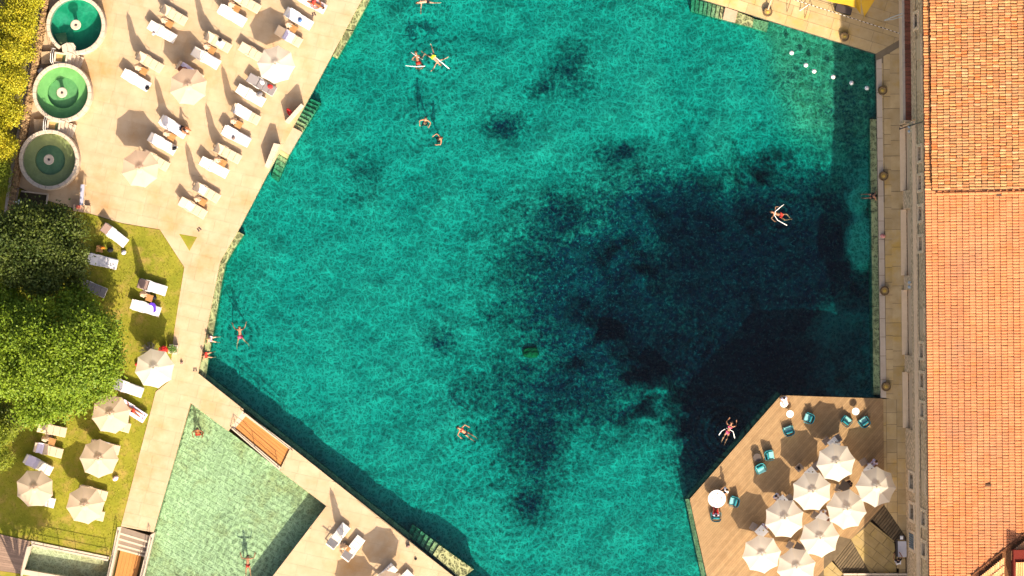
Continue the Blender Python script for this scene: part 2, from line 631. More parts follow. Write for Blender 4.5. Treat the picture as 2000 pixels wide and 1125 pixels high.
n1 = fbm(GX / S, GY / S, .35, 5, 3.1)
n2 = fbm(GX / S, GY / S, 1.6, 3, 8.7)
crater = sstep(.28, .85, blob(1490, 560, 300, 290) + .35 * blob(1330, 640, 190, 150) + .22 * n1)
depth = 2.15 + 2.6 * crater + .45 * blob(1080, 800, 150, 190) + .25 * n1 + .12 * n2
line = (GX - 1490) * .955 - (GY - 60) * .30            # shelf below the terrace in the top right corner
shelf = sstep(-45, 35, line + 22 * n1 + 8 * n2) * sstep(360, 220, GY)
depth = depth * (1 - shelf) + (1.35 + .15 * n2) * shelf
rk = np.maximum(blob(1690, 470, 38, 70), blob(1682, 385, 28, 40))
rk = sstep(.35, .6, rk + .18 * n1 + .1 * n2)
depth = depth * (1 - rk) + (1.9 + .2 * n2) * rk
algae = np.zeros_like(GX)
for cx, cy, rx, ry, a in ((1490, 520, 230, 190, 1.15), (1310, 410, 190, 95, .95), (1180, 560, 200, 160, 1.05), (1100, 430, 110, 70, .8), (1210, 690, 160, 90, .9), (1420, 690, 290, 110, .95), (1600, 500, 110, 170, .95),
                          (1390, 850, 85, 130, 1.0), (1460, 760, 120, 60, .8), (1130, 760, 230, 110, .80), (1050, 850, 85, 120, .85), (1035, 985, 48, 38, .85),
                          (862, 668, 38, 34, .75), (985, 245, 48, 36, .8), (1120, 130, 55, 70, .6), (1065, 168, 36, 26, .7), (1215, 300, 60, 26, .75), (1020, 500, 80, 100, .6),
                          (700, 325, 55, 45, .42), (705, 385, 50, 26, .4), (1660, 230, 60, 130, .55), (950, 770, 40, 70, .5), (880, 740, 30, 60, .3), (1540, 150, 40, 40, .35)):
    algae = np.maximum(algae, a * blob(cx, cy, rx, ry)) + .12 * a * blob(cx, cy, rx * 1.3, ry * 1.3)
algae -= .75 * blob(1640, 640, 45, 55) + .18 * blob(1500, 440, 60, 70)
algae = np.clip(algae + .10 * n1, 0, 1.3) * (1 - .8 * rk)
pts = np.stack([(GX - 1000) / S, (562.5 - GY) / S, -depth], -1).reshape(-1, 3)
faces = [(j * NX + i, (j + 1) * NX + i, (j + 1) * NX + i + 1, j * NX + i + 1) for j in range(NY - 1) for i in range(NX - 1)]
me = bpy.data.meshes.new("pool_floor")
me.from_pydata(pts.tolist(), [], faces)
me.polygons.foreach_set("use_smooth", [True] * len(faces))
at = me.attributes.new("algae", 'FLOAT', 'POINT')
at.data.foreach_set("value", algae.ravel().astype(np.float32))
at2 = me.attributes.new("shelf", 'FLOAT', 'POINT')
at2.data.foreach_set("value", shelf.ravel().astype(np.float32))
pf = bpy.data.materials.new("pool_bed")
pf.use_nodes = True
N, L = pf.node_tree.nodes, pf.node_tree.links
geo = N.new("ShaderNodeNewGeometry")


def nz(sc, det=8, rg=.65):
    n = N.new("ShaderNodeTexNoise")
    n.inputs["Scale"].default_value, n.inputs["Detail"].default_value, n.inputs["Roughness"].default_value = sc, det, rg
    L.new(geo.outputs["Position"], n.inputs["Vector"])
    return n.outputs["Fac"]


def mth(op, a, b=None, c=None):
    n = N.new("ShaderNodeMath"); n.operation = op
    for i, v in enumerate((a, b, c)):
        if v is None:
            continue
        if isinstance(v, (int, float)):
            n.inputs[i].default_value = v
        else:
            L.new(v, n.inputs[i])
    return n.outputs[0]


def mrange(f, a, b, c=0., d=1.):
    n = N.new("ShaderNodeMapRange"); n.interpolation_type = 'SMOOTHSTEP'
    n.inputs[1].default_value, n.inputs[2].default_value, n.inputs[3].default_value, n.inputs[4].default_value = a, b, c, d
    L.new(f, n.inputs[0])
    return n.outputs[0]


def mixc(f, a, b):
    n = N.new("ShaderNodeMix"); n.data_type = 'RGBA'
    for i, v in ((0, f), (6, a), (7, b)):
        if isinstance(v, tuple):
            n.inputs[i].default_value = (*v, 1)
        elif isinstance(v, (int, float)):
            n.inputs[i].default_value = v
        else:
            L.new(v, n.inputs[i])
    return n.outputs[2]


av = N.new("ShaderNodeAttribute"); av.attribute_name = "algae"
sh_ = N.new("ShaderNodeAttribute"); sh_.attribute_name = "shelf"
f = mth('ADD', av.outputs["Fac"], mth('MULTIPLY', mth('SUBTRACT', nz(.9), .5), 1.15))
f = mth('ADD', f, mth('MULTIPLY', mth('SUBTRACT', nz(3.6), .5), 1.6))
mask = mrange(f, .42, .95)
film = mrange(f, .10, .60, 0, .65)
sand = mixc(mrange(nz(1.5), .3, .7), (.60, .57, .39), (.50, .48, .33))
sand = mixc(mrange(nz(4.5, 4), .52, .72, 0, .55), sand, (.22, .23, .17))
sand = mixc(sh_.outputs["Fac"], sand, mixc(mrange(nz(2.2), .4, .65), (.44, .46, .27), (.24, .27, .14)))
sand = mixc(film, sand, mixc(mrange(nz(1.9), .4, .65), (.07, .095, .07), (.20, .21, .15)))
col = mixc(mask, sand, mixc(mrange(nz(4.2, 5, .7), .53, .70), mixc(mrange(nz(1.6), .42, .62), (.010, .028, .05), (.055, .085, .085)), (.22, .29, .24)))
L.new(col, N["Principled BSDF"].inputs["Base Color"])
N["Principled BSDF"].inputs["Roughness"].default_value = .95
N["Principled BSDF"].inputs["Specular IOR Level"].default_value = .05
bp_ = N.new("ShaderNodeBump"); bp_.inputs["Strength"].default_value = .8; bp_.inputs["Distance"].default_value = .15
L.new(nz(2.6, 5), bp_.inputs["Height"]); L.new(bp_.outputs[0], N["Principled BSDF"].inputs["Normal"])
me.materials.append(pf)
tag(link("pool_floor", me), kind="structure")

rg = lambda px, py, r, a: (*P(px, py, 0)[:2], r, a)
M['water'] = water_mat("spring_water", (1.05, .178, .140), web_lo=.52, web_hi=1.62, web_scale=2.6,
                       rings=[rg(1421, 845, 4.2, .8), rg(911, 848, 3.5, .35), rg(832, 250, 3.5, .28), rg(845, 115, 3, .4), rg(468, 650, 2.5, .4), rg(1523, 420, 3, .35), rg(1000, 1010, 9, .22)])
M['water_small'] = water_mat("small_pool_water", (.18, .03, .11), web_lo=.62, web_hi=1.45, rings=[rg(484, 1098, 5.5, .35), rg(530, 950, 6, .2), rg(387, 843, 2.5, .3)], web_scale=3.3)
M['water_basin'] = water_mat("basin_water", (.7, .10, .14), web_lo=.8, wave=.1)
M['water_green'] = water_mat("light_green_basin_water", (.26, .05, .24), web_lo=.9, wave=.05)
M['water_olive'] = water_mat("olive_basin_water", (.22, .14, .22), web_lo=.9, wave=.05)

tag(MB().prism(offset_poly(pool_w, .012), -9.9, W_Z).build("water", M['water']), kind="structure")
# small pool
M['small_bed'] = pmat('small_pool_bed', (.62, .57, .42), (.48, .46, .30), scale=1.3, rough=.9, island=.08, bump=.4, bscale=8, c3=(.36, .24, .10), scale3=.45, amt3=.8)
mb = MB()
q = offset_poly(small_w, .4)
mb.prism(q, -1.9, -1.62)
spf = tag(mb.build("small_pool_floor", pmat('small_pool_joint', (.40, .38, .24), rough=.95)), kind="structure")
paving(spf, [PL([(372, 787), (637, 988), (533, 1125), (490, 1181), (282, 1106)]), PL([(282, 1106), (490, 1181), (248, 1181)])], R(-30), .46, .42, -1.64, -1.55, M['small_bed'], joint=.016, min_area=.03, name="floor_tile")
tag(MB().prism(offset_poly(small_w, .012), -1.88, W_Z).build("small_pool_water", M['water_small']), kind="structure")
tag(MB().prism(offset_poly(tank_w, .3), -1.9, -.95).build("tank_floor", M['small_bed']), kind="structure")
tag(MB().prism(offset_poly(tank_w, .012), -1.88, -.35).build("tank_water", M['water_small']), kind="structure")

# ---------------------------------------------------------------- terraces of stone slabs
T = [[(100, -60), (738, -60), (610, 179), (62, 179)],
     [(62, 179), (610, 179), (520, 344), (33, 344)],
     [(33, 344), (520, 344), (464, 452), (312, 448), (235, 435), (160, 412), (92, 391), (30, 362)],
     [(464, 452), (430, 510), (360, 522), (312, 448)],
     [(430, 510), (416, 580), (387, 729), (330, 745), (341, 641), (360, 522)],
     [(330, 745), (387, 729), (372, 787), (304, 765)],
     [(304, 765), (372, 787), (300, 1040), (236, 1028), (264, 920)],
     [(387, 729), (476, 800), (446, 842), (372, 787)],
     [(568, 873), (700, 977.5), (637, 988), (546, 919)],
     [(700, 977.5), (885, 1125), (945, 1172), (497, 1172), (533, 1125), (637, 988)]]
terrace = tag(link("terrace", None), kind="structure")


def shrink(poly, d):
    return offset_poly(poly, -d)


mb = MB()
for t in T:
    mb.prism([p[:2] for p in PL(t)], -1.1, -.025)
mb.build("terrace_bed", M['travjoint'], terrace)
paving(terrace, [PL(t) for t in T], R(-13), 1.35, .92, -.03, 0, M['trav'], joint=.009, min_area=.02)

RP = [[(1711, 105), (1764, 73), (1768, 500), (1772, 780), (1720, 777)],
      [(1724, 779), (1772, 780), (1776, 1058), (1727, 986)],
      [(1120, -80), (1756, -80), (1756, 78), (1711, 105)]]
prom = tag(link("promenade", None), kind="structure")
mb = MB()
for t in RP:
    mb.prism([p[:2] for p in PL(t)], -1.1, -.03)
mb.build("promenade_bed", M['joint_old'], prom)
rp = [PL(t) for t in RP]
# coping along the water, then two rows of slabs
edge = [PL([(1711.5, 118), (1722, 114), (1731, 777), (1720.3, 777)])]
rows = [PL([(1722, 112), (1738, 103), (1745, 780), (1731, 778)]), PL([(1738, 103), (1763, 88), (1771, 780), (1745, 780)])]
paving(prom, edge, R(90.7), 1.5, 3.0, -.03, .012, M['coping'], joint=.03, limit=60)
for i, r_ in enumerate(rows):
    paving(prom, [r_], R(90.5), .9 + .35 * i, 3.0, -.03, .0, M['trav_old'], joint=.03, limit=90)
paving(prom, [rp[1]], R(90.5), 1.0, .75, -.03, 0, M['trav_old'], joint=.03, limit=40)
paving(prom, [PL([(1120, -80), (1756, -80), (1756, 78), (1711, 104.5)])], R(-17.4), 1.5, .8, -.03, 0, M['trav_old'], joint=.02, limit=220)

# lawn
LAWN = [(-420, 300), (30, 365), (92, 392), (160, 413), (235, 436), (312, 449), (360, 523), (341, 641), (331, 745), (304, 763), (264, 920), (236, 1028), (214, 1093), (62, 1064), (-20, 1045), (-420, 980)]
tag(MB().prism([p[:2] for p in PL(LAWN)], -1.1, -.035).build("lawn", M['lawn']), kind="structure")
tag(MB().prism([p[:2] for p in PL([(350, 457), (385, 463), (370, 490)])], -.02, .008).build("lawn_inset", M['lawn']), kind="structure")
tag(MB().prism([p[:2] for p in PL([(-420, 1125), (-40, 1110), (40, 1121), (205, 1150), (200, 1300), (-420, 1300)])], -1.1, -.06).build("lower_lawn", M['lawn']), kind="structure")


def inside(x, y, poly):
    c = False
    j = len(poly) - 1
    for i in range(len(poly)):
        if (poly[i][1] > y) != (poly[j][1] > y) and x < (poly[j][0] - poly[i][0]) * (y - poly[i][1]) / (poly[j][1] - poly[i][1]) + poly[i][0]:
            c = not c
        j = i
    return c


mb = MB()
k = 0
while k < 26000:
    px, py = random.uniform(-20, 365), random.uniform(370, 1100)
    if not inside(px, py, LAWN):
        continue
    k += 1
    p = P(px, py, -.035)
    a = random.uniform(0, 6.28)
    d = Vector((math.cos(a), math.sin(a), 0))
    s = Vector((-d.y, d.x, 0)) * random.uniform(.012, .03)
    h = random.uniform(.04, .09)
    tip = p + d * random.uniform(.01, .09) + Vector((0, 0, h))
    mb._add([p - s, p + s, tip], [(0, 1, 2)])
tag(mb.build("grass", M['blade']), kind="stuff")
# ---------------------------------------------------------------- ledges and stairs in the water
def lerp2(a, b, t):
    return (a[0] + (b[0] - a[0]) * t, a[1] + (b[1] - a[1]) * t)


def slab(name, pts, z0, z1, mat_, parent=None):
    return MB().prism([p[:2] for p in PL(pts)], z0, z1).build(name, mat_, parent)


def stairs(label, A, B, C, D, n, z_first, z_last, mat_, platform=None, group="stone stairs into the main pool", cheeks=False):
    """A,B = one end (first step), D,C = other end; steps are objects of their own"""
    c = PL([A, B, C, D])
    root = empty("stone_stairs", P((A[0] + C[0]) / 2, (A[1] + C[1]) / 2, 0), 0, label, "stairs", group)
    base = root.location
    for i in range(n):
        t0, t1 = (i + .06) / n, (i + 1 - .06) / n
        q = [lerp2(A, D, t0), lerp2(B, C, t0), lerp2(B, C, t1), lerp2(A, D, t1)]
        z = z_first + (z_last - z_first) * i / max(1, n - 1)
        pts = [(p - base) for p in PL(q)]
        MB().prism([p[:2] for p in pts], -2.6, z).build("step", mat_, root)
    mb = MB()
    pts = [(p - base) for p in PL([A, B, C, D])]
    mb.prism([p[:2] for p in pts], -2.7, min(z_first, z_last) - .12)
    mb.build("core", mat_, root)
    if platform:
        for pl, z in platform:
            MB().prism([(p - base)[:2] for p in PL(pl)], -2.6, z).build("landing", M['coping_red'] if z > -.2 else mat_, root)
    return root


M['coping_red'] = pmat('pink_landing_stone', (.50, .35, .24), (.42, .27, .17), scale=2, rough=.8, bump=.2)
st = stairs("stone stair with eight mossy steps going down towards the upper right, beside the red item", (605, 190), (625, 199), (590, 258), (571, 248), 8, -1.5, -.36, M['sub_stone'],
            [([(571, 248), (590, 258), (564, 302), (546, 291)], -.1)])
stairs("mostly sunken short stair below the pale parapet on the left bank", (546, 291), (564, 302), (541, 354), (527, 345), 6, -.3, -1.35, M['sub_stone'])
stairs("stone stair at the top edge by the row of dark treads", (1352, -6), (1351, 19), (1412, 37), (1417, 14), 8, -1.35, -.34, M['sub_stone'],
       [([(1417, 14), (1412, 37), (1436, 43.5), (1441, 22)], -.1), ([(1441, 22), (1436, 43.5), (1470, 52.5), (1473, 35)], -.36), ([(1473, 35), (1470, 52.5), (1499, 61), (1503, 42)], -.75)])
stairs("stone stair at the bottom edge, half in shade, by the south terrace", (794, 1048), (804, 1026), (866, 1071), (853, 1091), 7, -1.4, -.36, M['sub_stone'],
       [([(853, 1091), (866, 1071), (925, 1113), (900, 1132)], -.33)])

ld = [("upper_ledge", [(705, -2), (722, -2), (690, 58), (675, 56)]), ("upper_ledge", [(674, 58), (689.5, 60), (658, 113.5), (649, 109)])]
LED = empty("stone_ledge", P(685, 55), 0, "sunken stone ledge along the upper left bank, moss green", "ledge", "sunken ledges of the main pool")
for _, q in ld:
    MB().prism([(p - LED.location)[:2] for p in PL(q)], -2.6, -.36).build("ledge_stone", M['sub_stone'], LED)
LED = empty("stone_ledge", P(425, 600), 0, "sunken stone ledge along the left bank where two people sit", "ledge", "sunken ledges of the main pool")
ls = [((464, 452), (475, 458)), ((446, 483), (456, 487)), ((429, 511), (440, 515)), ((421, 548), (432, 552)), ((415, 582), (427, 583)), ((403, 645), (416, 648)), ((394, 692), (407, 695)), ((386, 730), (401, 740))]
for a, b in zip(ls, ls[1:]):
    MB().prism([(p - LED.location)[:2] for p in PL([a[0], a[1], lerp2(a[1], b[1], .985), lerp2(a[0], b[0], .985)])], -2.6, -.37 + random.uniform(-.02, .02)).build("ledge_stone", M['sub_stone'], LED)
LED = empty("stone_ledge", P(1705, 500), 0, "narrow sunken stone ledge along the promenade on the right", "ledge", "sunken ledges of the main pool")
yy = 232
while yy < 772:
    y2 = min(772, yy + random.uniform(35, 75))
    xo = lambda y: 1711.3 + (y - 105) * .0134
    MB().prism([(p - LED.location)[:2] for p in PL([(xo(yy) - 12.5, yy), (xo(yy), yy), (xo(y2), y2 - .8), (xo(y2) - 13, y2 - .8)])], -2.8, -.40 + random.uniform(-.03, .02)).build("ledge_stone", M['sub_stone'], LED)
    yy = y2
# stone foundation under the wooden deck
FD = empty("deck_foundation", P(1360, 960), 0, "mossy stone footing showing just under water round the wooden deck", "footing")
fe = [(1371, 1130), (1339, 975), (1521, 765)]
fi = [(1380, 1130), (1347, 975), (1526, 772)]
for i in range(2):
    for k in range(5):
        a, b = k / 5, (k + .985) / 5
        q = [lerp2(fe[i], fe[i + 1], a), lerp2(fi[i], fi[i + 1], a), lerp2(fi[i], fi[i + 1], b), lerp2(fe[i], fe[i + 1], b)]
        MB().prism([(p - FD.location)[:2] for p in PL(q)], -3, -.5 - .25 * i).build("footing_stone", M['pool_wall'], FD)
# foot of the diagonal walkway's wall, a dark green lip under the surface
FD = empty("walkway_footing", P(640, 930), 0, "dark green stone footing under water along the diagonal walkway", "footing")
for k in range(9):
    a, b = k / 9, (k + .985) / 9
    i0, i1, o0, o1 = (389, 730), (800, 1055), (397, 727), (806, 1049)
    q = [lerp2(i0, i1, a), lerp2(o0, o1, a), lerp2(o0, o1, b), lerp2(i0, i1, b)]
    MB().prism([(p - FD.location)[:2] for p in PL(q)], -3, -.62).build("footing_stone", M['pool_wall'], FD)

# small yellowish rock lumps on the crater edge
for (px, py, r_, lab) in ((1038, 689, .62, "green mossy boulder under water near the middle of the pool"),):
    bm = bmesh.new(); bmesh.ops.create_icosphere(bm, subdivisions=3, radius=r_)
    from mathutils import noise as mnz
    for v in bm.verts:
        v.co *= 1 + .35 * mnz.noise(v.co * 2.2); v.co.z *= .45; v.co.y *= .6
    me = bpy.data.meshes.new("boulder"); bm.to_mesh(me); bm.free()
    me.materials.append(pmat('moss_rock', (.10, .17, .04), (.05, .08, .03), scale=3, rough=.9))
    tag(link("boulder", me, None, P(px, py, -2.2)), lab, "boulder")

# ---------------------------------------------------------------- wooden bridge in the diagonal walkway
def parented(root, name, pts, z0, z1, mat_):
    return MB().prism([(p - root.location)[:2] for p in PL(pts)], z0, z1).build(name, mat_, root)


def railing(root, pts, zs, r=.026, mat_=None, post_h=None, name="rail"):
    b = root.location
    return MB().tube([P(x, y, z) - b for (x, y), z in zip(pts, zs)], r, 5).build(name, mat_ or M['dark_metal'], root)


br = empty("wooden_footbridge", P(512, 862), 0, "orange wooden footbridge between the two pools with thin rails", "footbridge")
B0, B1, B2, B3 = (480, 811), (571, 882), (546, 917), (455, 840)
nb = 7
for k in range(nb):
    a, b = (k + .03) / nb, (k + .97) / nb
    parented(br, "plank", [lerp2(B0, B3, a), lerp2(B1, B2, a), lerp2(B1, B2, b), lerp2(B0, B3, b)], -.25, -.17 + random.uniform(-.004, .004), M['plank'])
parented(br, "beam", [B0, B1, B2, B3], -2.2, -.26, M['greystep'])
for k, z in ((0, -.06), (1, -.12)):
    s0, s1 = (471 + 5 * k, 799.5 + 6 * k), (445 + 5 * k, 831 + 5 * k)
    parented(br, "step", [s0, (s0[0] + 5.2, s0[1] + 5.6), (s1[0] + 5.4, s1[1] + 4.6), s1], -1, z, M['coping'])
for pts in ([(478, 806), (576, 879), (574, 884), (476, 810)], [(452, 838), (455.5, 835), (550, 914), (546, 919)]):
    parented(br, "kerb", pts, -.7, -.02, M['coping'])
for (x0, y0), (x1, y1) in (((470, 799), (572, 880)), ((450, 832), (545, 914))):
    tops = [lerp2((x0, y0), (x1, y1), t) for t in (0, .12, .5, .9, 1)]
    railing(br, tops, [.0, .95, .75, .75, .75])
    railing(br, tops[1:], [.5, .35, .35, .35])
    for t in (.12, .5, .98):
        q = lerp2((x0, y0), (x1, y1), t)
        railing(br, [q, q], [-.4, .9 if t < .2 else .75], name="post")

# ---------------------------------------------------------------- stairs and wooden ramp at the foot of the left walkway
rs = empty("sunken_stair", P(250, 1085), 0, "grey stone stair leading down to an orange wooden ramp at lower left", "stairs")
L0, L1, R0, R1 = (236, 1029), (205, 1170), (293, 1047), (262, 1180)
treads = [(.0, .10), (.10, .18), (.18, .26), (.26, .32)]
for i, (a, b) in enumerate(treads):
    st_ = parented(rs, "step", [lerp2(L0, L1, a), lerp2(R0, R1, a), lerp2(R0, R1, b), lerp2(L0, L1, b)], -1.4, -.12 - .19 * i, M['greystep'])
    parented(rs, "step_nosing", [lerp2(L0, L1, b - .022), lerp2(R0, R1, b - .022), lerp2(R0, R1, b + .004), lerp2(L0, L1, b + .004)], -.16 - .19 * i, -.105 - .19 * i, M['coping'])
nb = 6
for k in range(nb):
    a, b = (k + .02) / nb, (k + .98) / nb
    w = lambda t: [lerp2(lerp2(L0, L1, .32), lerp2(R0, R1, .32), t), lerp2(L1, R1, t)]
    p0, p1 = w(.12 + .72 * a), w(.12 + .72 * b)
    parented(rs, "plank", [p0[0], p1[0], p1[1], p0[1]], -.95, -.80, M['plank'])
parented(rs, "cheek_wall", [(229, 1030), (237, 1029), (206, 1172), (199, 1170)], -1.4, .0, M['coping'])
parented(rs, "cheek_wall", [(293, 1045), (302, 1040), (268, 1181), (259, 1180)], -1.4, .0, M['coping'])
for (x0, y0), (x1, y1) in (((233, 1029), (203, 1165)), ((298, 1043), (266, 1172))):
    tops = [lerp2((x0, y0), (x1, y1), t) for t in (.05, .1, .45, .95)]
    railing(rs, tops, [.55, .95, .55, .55])
    railing(rs, tops[1:], [.5, .15, .15])
    for t in (.1, .45, .9):
        q = lerp2((x0, y0), (x1, y1), t)
        railing(rs, [q, q], [-.1, .95 if t < .3 else .55], name="post")

# the small tank at lower left with its walls and rail
tk = empty("stone_tank_wall", P(130, 1085), 0, "pale stone kerb round the narrow green water tank at lower left", "tank kerb")
for k in range(5):
    a, b = k / 5, (k + .985) / 5
    parented(tk, "kerb_stone", [lerp2((60, 1056), (215, 1088), a), lerp2((62, 1066), (211, 1096), a), lerp2((62, 1066), (211, 1096), b), lerp2((60, 1056), (215, 1088), b)], -1, .06, M['coping'])
parented(tk, "kerb_stone", [(52, 1068), (62, 1066), (44, 1125), (40, 1125)], -1, .06, M['coping'])
for k in range(5):
    a, b = k / 5, (k + .985) / 5
    parented(tk, "kerb_stone", [lerp2((44, 1112), (206, 1140), a), lerp2((44, 1122), (205, 1150), a), lerp2((44, 1122), (205, 1150), b), lerp2((44, 1112), (206, 1140), b)], -1, .04, M['coping'])
rl = empty("metal_railing", P(130, 1080), 0, "thin dark metal railing along the edge of the narrow green tank", "railing")
ra, rb = (64, 1062), (213, 1092)
railing(rl, [ra, rb], [1.05, 1.05]); railing(rl, [ra, rb], [.55, .55])
for t in (0.02, .14, .35, .57, .98):
    q = lerp2(ra, rb, t)
    railing(rl, [q, q], [0, 1.05], name="post")
wd = empty("wooden_platform", P(10, 1080), 0, "brown boarded platform at the bottom left corner beside the tank", "platform")
pp = PL([(-60, 1030), (62, 1056), (43, 1121), (-60, 1106)])
nb = 16
for k in range(nb):
    a, b = (k + .04) / nb, (k + .96) / nb
    parented(wd, "board", [lerp2((-60, 1030), (-60, 1106), a), lerp2((60, 1057), (43, 1121), a), lerp2((60, 1057), (43, 1121), b), lerp2((-60, 1030), (-60, 1106), b)], -.1, .05 + random.uniform(-.004, .004),
             pmat('faded_boards', (.30, .20, .145), (.24, .155, .11), scale=3, rough=.8, island=.12))

# ---------------------------------------------------------------- three round basins on the left
M['basin_floor_teal'] = pmat('basin_floor_teal', (.05, .34, .20), (.03, .26, .14), scale=1.0, rough=.8, c3=(.30, .50, .36), scale3=.6, amt3=.7)
M['basin_floor_green'] = pmat('basin_floor_green', (.24, .45, .19), (.15, .34, .12), scale=1.0, rough=.8)
M['basin_floor_olive'] = pmat('basin_floor_olive', (.36, .38, .17), (.26, .29, .11), scale=1.0, rough=.8)


def basin(label, px, py, r, water, floor_m, wz, fz, inner=None, gap=None):
    c = P(px, py, .78)
    b = empty("round_basin", c, 0, label, "basin", "three round basins beside the rubble wall")
    n = 26
    for k in range(n):
        a0, a1 = 2 * math.pi * (k + .02) / n, 2 * math.pi * (k + .98) / n
        am = math.degrees((a0 + a1) / 2) % 360
        if gap and gap[0] < am < gap[1]:
            continue
        ri, ro = r + .0, r + .29
        mb = MB()
        m_ = 3
        vs_ = []
        for z, rr in ((-.8, ri), (-.8, ro), (.33, ro - .02), (.36, ro - .05), (.36, ri + .03), (.33, ri)):
            for q in range(m_ + 1):
                a = a0 + (a1 - a0) * q / m_
                vs_.append((rr * math.cos(a), rr * math.sin(a), z))
        fs = []
        for i in range(6):
            i2 = (i + 1) % 6
            for q in range(m_):
                fs.append((i * (m_ + 1) + q, i * (m_ + 1) + q + 1, i2 * (m_ + 1) + q + 1, i2 * (m_ + 1) + q))
        fs.append(tuple(i * (m_ + 1) for i in range(6)))
        fs.append(tuple(i * (m_ + 1) + m_ for i in reversed(range(6))))
        mb._add(vs_, fs)
        mb.build("rim_stone", M['coping'], b)
    MB().lathe([(r + .1, -.86), (r + .1, fz)], 40).build("floor", floor_m, b)
    if inner:
        MB().lathe([(r, fz - .01), (r, inner[1]), (inner[0], inner[1]), (inner[0], fz)], 40).build("bench_ring", floor_m, b)
        MB().lathe([(inner[0] - .01, fz), (inner[0] - .01, fz + .012)], 32).build("deep_centre", pmat('basin_centre', (.20, .34, .20), (.14, .27, .15), rough=.9), b)
    MB().lathe([(r + .012, -.84), (r + .012, wz)], 40).build("water", water, b)
    f = MB().lathe([(.13, -.8), (.13, wz + .02), (.36, wz + .08), (.38, wz + .14), (.33, wz + .17), (.11, wz + .15), (.09, wz + .08)], 18).build("fountain", M['coping'], b)
    MB().lathe([(.085, 0), (.085, .05), (.0, .06)], 10, (0, 0, wz + .08)).build("spout", M['dark_metal'], f)
    return b


ba = basin("round basin of deep teal water with steps, topmost of the three", 149, 49, 1.86, M['water_basin'], M['basin_floor_teal'], .18, -.74, gap=(236, 268))
for k in range(5):       # steps inside, lower left
    cx, cy = -1.28 + .13 * k * .55, -.62 - .16 * k
    MB().box((cx + .05, cy, (-.62 + .15 * k - .8) / 2), (.82 - .06 * k, .15, .18 + .15 * k), (0, 0, R(8))).build("step", M['sub_stone'], ba)
MB().prism([(-1.02, -1.48), (-.62, -1.28), (-.18, -1.32), (-.02, -1.55), (-.05, -2.1), (-.6, -2.15), (-.95, -1.95)], -.8, .34).build("entry_landing", M['coping'], ba)
bb = basin("round basin of light green water, middle one of the three", 122, 181, 1.86, M['water_green'], M['basin_floor_green'], .18, -.72, inner=(1.12, -.35))
bc = basin("round basin of olive green water with dark fountain mouth, lowest of three", 96.5, 312, 1.9, M['water_olive'], M['basin_floor_olive'], .18, -.74, inner=(1.08, -.40))
for b_, (x, y), (x2, y2) in ((bb, (.1, -1.72), (-.02, -2.55)), (bc, (.22, 1.7), (.36, 2.4))):
    pass
# link stair blocks between the basins
for lab, px, py, deep in (("stone stair block with small sunken trough between the teal and light green basins", 122, 115, 1),
                          ("stone stair block with square green trough between the two lower basins", 108, 247, 0)):
    b = empty("stair_block", P(px, py), R(-8), lab, "stair block", "stair blocks between the round basins")
    for x, y, w, d in ((0, -.33, 1.0, .12), (0, .33, 1.0, .12), (-.42, 0, .14, .54), (.42, 0, .14, .54)):
        MB().box((x, y, .5), (w, d, 1.0)).build("wall", M['coping'], b)
    MB().box((-.12, 0, .42), (.42, .54, .8)).build("trough_floor", pmat('ochre_stone', (.46, .30, .10), (.40, .26, .10), rough=.8), b)
    MB().box((.2, 0, .36), (.28, .54, .7)).build("trough_water", pmat('trough_green', (.24, .30, .14), (.16, .22, .09), rough=.2), b)
    for k in range(4):
        MB().box((.62 + .24 * k, -.05 * k, .42 - .1 * k), (.23, .95, .84 - .2 * k), (0, 0, R(-4 * k))).build("step", M['coping'], b)
    for k in range(2):
        MB().tube([(-.62 + .14 * k, .62, 0), (-.62 + .14 * k, .60, 1.5), (-.66 + .14 * k, .2, 1.7), (-.62 + .14 * k, -.35, 1.6), (-.58 + .14 * k, -.5, 1.0)], .024, 5).build("handrail", M['white_metal'], b)
    MB().tube([(.5, .5, 1.7), (.85, .45, 1.6), (1.35, .2, 1.0), (1.42, .1, .1)], .02, 5).tube([(.5, .5, .8), (.5, .5, 1.7)], .02, 5).build("handrail", M['dark_metal'], b)
    MB().box((-1.1, -.1, .2), (.75, .9, .4), (0, 0, R(12))).build("landing", M['trav'], b)

# ---------------------------------------------------------------- rubble wall and gravel path on the far left
M['rubble'] = pmat('rubble', (.34, .22, .11), (.24, .145, .065), scale=3, rough=.9, island=.35, bump=.4)
rw = empty("rubble_wall", P(55, 190), 0, "brown rubble stone wall curving past the round basins on the left", "wall")
wl = [(101, -60), (90, 15), (76, 95), (63, 175), (49, 255), (37, 325), (27, 385), (22, 425)]
mb = MB()
for a, b in zip(wl, wl[1:]):
    n = 26
    for k in range(n):
        for row in range(3):
            for lay in range(3):
                t = (k + random.random() * .6) / n
                q = lerp2(a, b, t)
                p = P(q[0] + (row - 1) * 3.6 + random.uniform(-1, 1), q[1], 0) - rw.location
                s = random.uniform(.12, .21)
                mb.rbox((p.x, p.y, .12 + .27 * lay + random.uniform(-.04, .05)), (s, s * random.uniform(.7, 1.3), .28), .05, (random.uniform(-.25, .25), random.uniform(-.25, .25), random.uniform(0, 3)))
tag(mb.build("rubble_stones", M['rubble'], rw), kind="stuff")
mb = MB()
for a, b in zip(wl, wl[1:]):
    mb.prism([(P(x, y) - rw.location)[:2] for x, y in ((a[0] - 4, a[1]), (a[0] + 4, a[1]), (b[0] + 4, b[1]), (b[0] - 4, b[1]))], -1.1, .75)
mb.build("core", M['rust'], rw)
for i, (a, b) in enumerate(zip(wl, wl[1:])):
    pass
gp = [(x - 5, y) for x, y in wl] + [(x - 15, y) for x, y in reversed(wl)]
